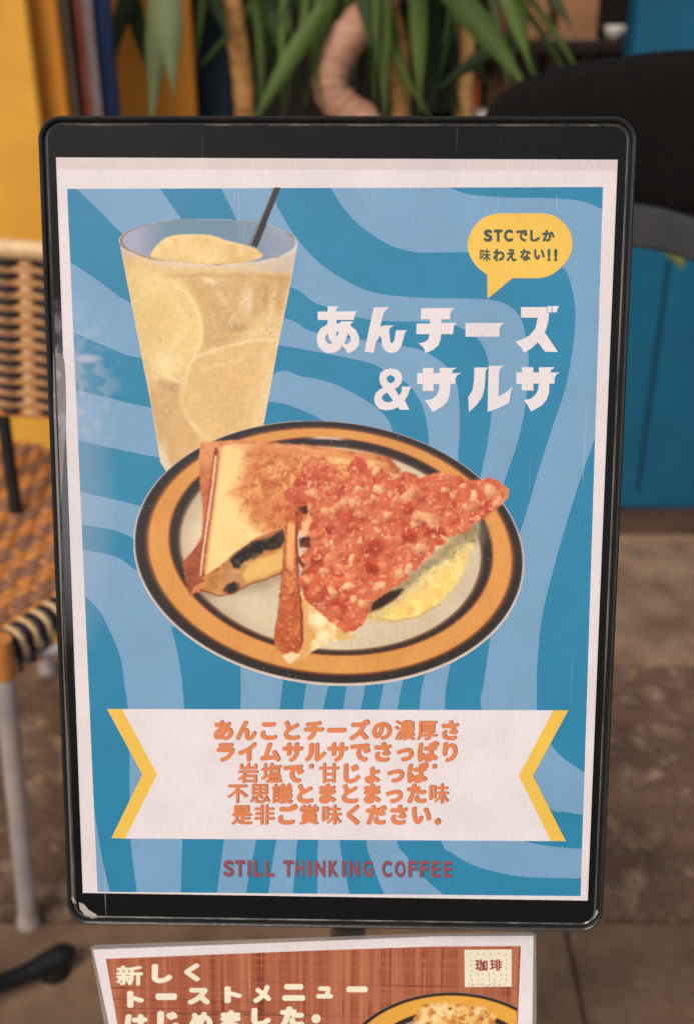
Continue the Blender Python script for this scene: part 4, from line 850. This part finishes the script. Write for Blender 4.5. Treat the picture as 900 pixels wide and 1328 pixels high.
# ================================================================== WOVEN CHAIR
ch = empty('woven_chair', at_z(38, 1200, 0), label='orange and navy woven cafe chair with aluminium legs', cat='chair')
A0 = at_z(-2, 838, .455); B0 = at_z(110, 765, .455)
fx = (B0 - A0).normalized()                       # along the front edge, to the right and back
sx_ = Vector((-fx.y, fx.x, 0))                    # depth direction
if sx_.y < 0: sx_ = -sx_
SW, SD = .42, .40
A1 = A0 - fx * .0
def sp(u, v, z=0): p = A1 + fx * u + sx_ * v; return Vector((p.x, p.y, .455 + z))
def cw(name, pts, wd, m, up=None, th=.003): return ribbon(name, pts, [wd] * len(pts), m, ch, up=up, thick=th, fold=0)
seat_frame = tube('seat_frame', [sp(0, 0, -.012), sp(SW, 0, -.012), sp(SW, SD, -.012), sp(0, SD, -.012), sp(0, 0, -.012)], .011, M['cane_o'], ch, 12)
# strands running along the front edge, woven over and under the cross strands
NS = 30; NC = 24
for i in range(NS):
    v = .006 + (SD - .012) * i / (NS - 1); m = M[('cane_o', 'cane_o', 'cane_b', 'cane_b')[i % 4]]
    pts = []
    for k in range(NC * 2 + 1):
        u = SW * k / (NC * 2); ph = math.pi * (k / 2 + (i % 2)); pts.append(sp(u, v, .002 + .0022 * math.cos(ph * 2 / 2) * 1.0))
    cw('woven_strand', pts, .0058, m, Vector((0, 0, 1)))
for k in range(NC):
    u = SW * (k + .5) / NC; m = M['cane_c']
    pass
    m = M['cane_b' if k % 3 else 'cane_o']
    pts = [sp(u, .030 + (SD - .032) * j / (NS), .0012 + .0016 * math.cos(math.pi * (j + k))) for j in range(NS + 1)] or [sp(u, .004 + (SD - .006) * j / (NS), .0028 + .0022 * math.cos(math.pi * (j + k))) for j in range(NS + 1)]
    cw('woven_strand', pts, .0052, m, Vector((0, 0, 1)) )
NF = 40
for k in range(NF):
    u = SW * (k + .5) / NF; cw('woven_strand', [sp(u, -.014, -.040), sp(u, -.0165, -.02), sp(u, -.012, .0), sp(u, -.002, .0072), sp(u, .006, .0078), sp(u, .012, .0078), sp(u, .018, .002)], .0040 if k % 2 else .0034, M['cane_n' if k % 2 else 'cane_c'], Vector((0, 0, 1)))
for k in range(0):
    u = SW * k / NC; cw('rim_wrap', [sp(u, .014, .0065), sp(u, -.002, .0075), sp(u, -.016, .001), sp(u, -.018, -.022), sp(u, -.012, -.032)], .0048, M['cane_c' if k % 2 else 'cane_o'], Vector((0, 0, 1)))
# backrest: seen nearly straight on
Yb = 1.46
def bp(x, y): return at_y(x, y, Yb)
T0, T1 = bp(-120, 312), bp(66, 322); Q0, Q1 = bp(-105, 524), bp(72, 536)
def bk(s, t, d=0): p = T0.lerp(T1, s).lerp(Q0.lerp(Q1, s), t); return p + Vector((0, -d, 0))
ncol = 5; colw = (T1 - T0).length / ncol
cols = [.045 + .215 * j for j in range(5)]         # centres of the pale uprights
colc = [(34 + 120 - 52 * j) / 186 for j in range(-1, 4)]
up_b = Vector((0, -1, 0))
for j, s in enumerate(colc + [(s - 26 / 186) for s in colc]):
    if not .0 < s < 1: continue
    big = j < len(colc)
    if big: cw('woven_strand', [bk(s, t / 26, .004 + .002 * math.cos(math.pi * t)) for t in range(27)], .0075, M['cane_c'], up_b)
NR = 13
for i in range(NR):
    t = .085 + .90 * i / (NR - 1); n_ = 40; hp = .90 / (NR - 1)
    def over_under(k, s_): return .0046 - s_ * .0044 * math.cos(2 * math.pi * ((k / n_) * 186 - 154) / 52)
    cw('woven_strand', [bk(k / n_, t, over_under(k, 1)) for k in range(n_ + 1)], .0038, M['cane_n'], up_b)
    for q in (-.27, .27): cw('woven_strand', [bk(k / n_, t + q * hp, over_under(k, -.25)) for k in range(n_ + 1)], .0011, M['cane_o'], up_b)
    cw('woven_strand', [bk(k / n_, t + .5 * hp, over_under(k, -.1) - .001) for k in range(n_ + 1)], .0019, M['cane_c'], up_b)
bx = box('back_core', tuple((bk(.5, .53, -.006))), ((T1 - T0).length * .97, .004, (T0 - Q0).length * .96), M['cane_c'], ch, bev=0)
tube('top_roll', [bk(-.02, .015, .002), bk(.5, .01, .004), bk(1.0, .02, .002)], .013, M['cane_c'], ch, 14)
tube('side_roll', [bk(1.0, .02, 0), bk(1.0, .5, 0), bk(1.0, 1.0, 0)], .008, M['cane_o'], ch, 12); tube('side_roll', [bk(0, .02, 0), bk(0, .5, 0), bk(0, 1.0, 0)], .008, M['cane_o'], ch, 12)
tube('bottom_roll', [bk(0, 1.0, 0), bk(.5, 1.01, .0), bk(1.0, 1.0, 0)], .007, M['cane_o'], ch, 12)
def stick(name, a, b, r, m, n=14): return tube(name, [a, Vector(a).lerp(Vector(b), .5), b], r, m, ch, n)
stick('gap_bar', at_y(3, 530, Yb + .01), at_y(22, 665, Yb - .02), .0095, M['blackmetal']); stick('gap_bar', at_y(-110, 530, Yb + .01), at_y(-90, 665, Yb - .02), .0095, M['blackmetal'])  # dark gap between the yellow boards, added here as black bars
fl = at_z(38, 1198, .0); lt = at_z(4, 856, .44)
leg1 = stick('leg', lt, fl + Vector((0, 0, .004)), .0125, M['alu'])
tube('foot_cap', [fl + Vector((0, 0, .001)), fl + Vector((0, 0, .016))], [.016, .0145], M['alu'], ch, 16)
d_ = fl - Vector((lt.x, lt.y, 0)); d_.z = 0
for q in (sp(SW, 0), sp(SW, SD), sp(0, SD)):
    e_ = Vector((q.x, q.y, 0)) + d_ * .3; stick('leg', Vector((q.x, q.y, .44)), e_, .0125, M['alu']); tube('foot_cap', [e_ + Vector((0, 0, .001)), e_ + Vector((0, 0, .016))], [.016, .0145], M['alu'], ch, 16)
stick('stretcher', at_z(14, 858, .415), at_z(150, 822, .415), .0085, M['alu'])
stick('stretcher', sp(0, 0, -.05), sp(0, SD, -.05), .0085, M['alu'])
tube('leg_wrap', [lt + Vector((0, 0, .03)), lt + Vector((0, 0, 0)), lt.lerp(fl, .05)], .0145, M['cane_o'], ch, 14)
localise(ch)

# ================================================================== BLACK ROUND CHAIR at the right
Yc = 1.30
bc = empty('black_chair', at_y(960, 300, Yc), label='black round backed chair with grey metal armrest', cat='chair')
out = S([(628, 215), (622, 178), (640, 135), (668, 113), (700, 98), (760, 82), (820, 73), (900, 66), (980, 72), (1060, 105), (1090, 180), (1060, 270), (980, 315), (900, 300), (819, 272), (720, 252), (655, 240)], 5, True)
P3 = [at_y(x, y, Yc) for x, y in out]; cen = sum(P3, Vector()) / len(P3)
bm = bmesh.new(); rings = []
for sc_, dy in ((.93, -.026), (.975, -.022), (1.0, -.010), (1.0, .012), (.96, .022)):
    rings.append([bm.verts.new(cen + (p - cen) * sc_ + Vector((0, dy + .05 * ((p - cen).x) ** 2, 0))) for p in P3])
bmc = [bm.verts.new(cen + (p - cen) * .5 + Vector((0, -.030, 0))) for p in P3]; rings.insert(0, bmc)
for a, b in zip(rings[:-1], rings[1:]):
    for i in range(len(a)): j = (i + 1) % len(a); bm.faces.new((a[i], a[j], b[j], b[i]))
bm.faces.new(rings[0][::-1]); bm.faces.new(rings[-1]); bmesh.ops.recalc_face_normals(bm, faces=bm.faces)
from_bm('backrest', bm, M['blackfab'], bc, True)
Ya = 1.22
arm_t = [at_y(x, y, Ya) for x, y in S([(700, 240), (760, 249), (819, 266), (860, 273), (900, 285), (960, 306), (1030, 345)], 4)]; hgt_ = .042
bm = bmesh.new(); rows_ = []
for p in arm_t:
    rows_.append([bm.verts.new(p + Vector(o)) for o in ((0, 0, 0), (0, -.006, -.003), (0, -.008, -hgt_ + .003), (0, -.004, -hgt_), (0, .014, -hgt_), (0, .018, -hgt_ * .5), (0, .014, 0))])
for a, b in zip(rows_[:-1], rows_[1:]):
    for i in range(7): j = (i + 1) % 7; bm.faces.new((a[i], b[i], b[j], a[j]))
bm.faces.new(rows_[0]); bm.faces.new(rows_[-1][::-1]); bmesh.ops.recalc_face_normals(bm, faces=bm.faces)
from_bm('armrest', bm, M['greyarm'], bc)
tube('leg', [at_y(1000, 330, Ya), at_z(1010, 900, 0)], .014, M['greyarm'], bc); tube('leg', [at_y(1100, 280, Yc + .3), Vector((1.1, Yc + .3, 0))], .014, M['greyarm'], bc)
localise(bc)

# black curved foot at the lower left
tf = empty('table_foot', at_z(60, 1262, 0), label='black curved metal table foot on the ground at lower left', cat='table base')
fp = [at_z(x, y, z) for x, y, z in ((-90, 1300, .07), (-40, 1285, .05), (0, 1275, .035), (35, 1262, .028), (62, 1248, .026), (84, 1238, .024), (90, 1240, .016))]
tube('curved_arm', S(fp, 5), [.012] * 15 + [.0125, .013, .0135, .014, .0145, .015, .0155, .016, .016, .016, .015, .014, .013, .011, .009, .006], M['blackmetal'], tf, 14)
pp_ = at_z(72, 1262, .0); bm = bmesh.new(); bmesh.ops.create_cone(bm, segments=20, cap_ends=True, radius1=.02, radius2=.016, depth=.02); bmesh.ops.translate(bm, verts=bm.verts, vec=(pp_.x, pp_.y, .012)); from_bm('foot_pad', bm, M['blackmetal'], tf)
tube('column', [fp[0], fp[0] + Vector((-.05, -.02, .05)), fp[0] + Vector((-.06, -.02, .6))], .02, M['blackmetal'], tf)
localise(tf)

# ================================================================== PLANTS
def leaf(root, base, tip, w, m, sag=.1, side=0, n=10):
    a, b = Vector(base), Vector(tip); mid = (a + b) / 2 + Vector((side, 0, sag * (b - a).length)); pts = []
    for k in range(n + 1): t = k / n; pts.append(a * (1 - t) ** 2 + mid * 2 * t * (1 - t) + b * t * t)
    wd = [w * (.55 + .45 * math.sin(math.pi * min(1, t * 1.6 / 1.6 + .18))) * (1 - max(0, (t - .55) / .45) ** 1.6 * .97) for t in [k / n for k in range(n + 1)]]
    return ribbon('leaf', pts, wd, m, root, thick=.0014, fold=.22)
def yucca(px, Yp, lab, trunk_pts, rad, tm, tops, nl, seed, ml, extra=()):
    rr = random.Random(seed); root = empty('potted_plant', (at_y(px, 150, Yp).x, Yp, 0), label=lab, cat='plant')
    P = [at_y(x, y, Yp) for x, y in trunk_pts]; base = Vector((P[-1].x, Yp, .30)); P.append(base)
    C_ = S(P, 6); tr_ = tube('trunk', C_, [rad * (1 + .05 * math.sin(i * 2.1) + .02 * rr.random()) for i in range(len(C_))], tm, root, 14)
    bm = bmesh.new(); bmesh.ops.create_cone(bm, segments=28, cap_ends=True, radius1=.10, radius2=.135, depth=.26); bmesh.ops.translate(bm, verts=bm.verts, vec=(base.x, base.y, .15))
    bmesh.ops.bevel(bm, geom=bm.edges[:], offset=.005, segments=1, affect='EDGES'); from_bm('pot', bm, M['pot'], root)
    bm = bmesh.new(); bmesh.ops.create_cone(bm, segments=28, cap_ends=True, radius1=.12, radius2=.12, depth=.02); bmesh.ops.translate(bm, verts=bm.verts, vec=(base.x, base.y, .285)); from_bm('soil', bm, M['soil'], root)
    for tx, ty in tops:
        c = at_y(tx, ty, Yp)
        for i in range(nl):
            a = rr.random() * 2 * math.pi; L = rr.uniform(.26, .44); el = rr.uniform(-1.1, .9)
            t = c + Vector((math.cos(a) * math.cos(el) * L, math.sin(a) * math.cos(el) * L * .8, math.sin(el) * L))
            leaf(root, c, t, rr.uniform(.009, .015), M[rr.choice(ml)], rr.uniform(.05, .3), rr.uniform(-.04, .04))
    for (x0, y0, x1, y1, w, mm, dy) in extra:
        leaf(root, at_y(x0, y0, Yp - .08 + dy), at_y(x1, y1, Yp - .14 + dy), w, M[mm], .04, 0)
    for i in range(26):
        x0 = px + rr.uniform(-70, 70); y0 = rr.uniform(-120, -10); x1 = x0 + rr.gauss(0, 60); dd = rr.uniform(-.05, .35)
        leaf(root, at_y(x0, y0, Yp + dd), at_y(x1, rr.uniform(60, 200), Yp + dd - .05), rr.uniform(.005, .010), M[rr.choice(['leaf', 'leaf', 'leaf_d', 'leaf_p'])], rr.uniform(0, .1), rr.uniform(-.05, .05))
    localise(root); return root
yucca(312, 2.15, 'slim ringed trunk plant nearest the dark navy board', [(292, -230), (296, -60), (302, 10), (312, 80), (318, 150), (320, 260)], .018, M['trunk'], [(292, -230)], 22, 3, ['leaf', 'leaf_d', 'leaf_d'],
      [(215, -60, 196, 170, .020, 'leaf_p', -.1), (212, -40, 226, 125, .024, 'leaf_p', -.16), (175, -30, 140, 90, .014, 'leaf_d', 0), (168, -20, 195, 105, .014, 'leaf_d', .02), (420, 10, 325, 165, .015, 'leaf', -.05), (330, -40, 395, 130, .016, 'leaf_d', 0), (255, -60, 300, 60, .015, 'leaf_d', .05), (160, 0, 150, 80, .01, 'leaf_d', 0)])
yucca(450, 2.05, 'plant with a thick bent pinkish trunk', [(520, -250), (505, -50), (488, 5), (455, 45), (432, 85), (430, 118), (448, 142), (478, 170), (490, 260)], .030, M['trunk_p'], [(520, -250)], 20, 5, ['leaf', 'leaf_d'],
      [(440, -50, 395, 140, .014, 'leaf', .15), (462, -60, 482, 70, .013, 'leaf_d', -.1), (400, -30, 440, 170, .016, 'leaf', .2), (370, -50, 420, 90, .015, 'leaf_d', .2), (350, -20, 375, 120, .016, 'leaf_d', .3)])
yucca(516, 2.15, 'straight tan trunk plant right of the bent trunk', [(526, -240), (522, -60), (516, 20), (518, 90), (520, 150), (522, 260)], .017, M['trunk'], [(526, -240)], 20, 8, ['leaf', 'leaf_d', 'leaf_p'],
      [(495, -50, 500, 165, .014, 'leaf', -.05), (540, -50, 545, 150, .015, 'leaf', .0), (565, -60, 560, 150, .018, 'leaf_d', .1), (580, -50, 590, 160, .016, 'leaf_d', .15)])
yucca(600, 2.2, 'leafy plant with long arching leaves left of the black chair', [(604, -240), (610, -120), (606, 0), (602, 110), (600, 240)], .016, M['trunk'], [(600, -240)], 16, 12, ['leaf', 'leaf_d'],
      [(560, -40, 690, 125, .020, 'leaf', -.25), (640, -40, 692, 100, .011, 'leaf', -.2), (660, 50, 565, 118, .012, 'leaf_d', -.1), (610, -50, 560, 90, .013, 'leaf_d', .1), (545, 20, 600, 150, .015, 'leaf_d', .1), (700, -30, 745, 45, .008, 'leaf_d', -.2)])
vn = empty('hanging_vine', at_y(905, 300, 1.9), label='small yellow green leaves hanging under the grey armrest', cat='plant')
tube('stem', [at_y(960, 250, 1.9), at_y(900, 290, 1.9), at_y(878, 318, 1.9)], .003, M['leaf_d'], vn, 8)
leaf(vn, at_y(872, 305, 1.9), at_y(884, 350, 1.88), .022, M['leaf_y'], .05); leaf(vn, at_y(900, 290, 1.9), at_y(930, 330, 1.88), .018, M['leaf_y'], .05); localise(vn)
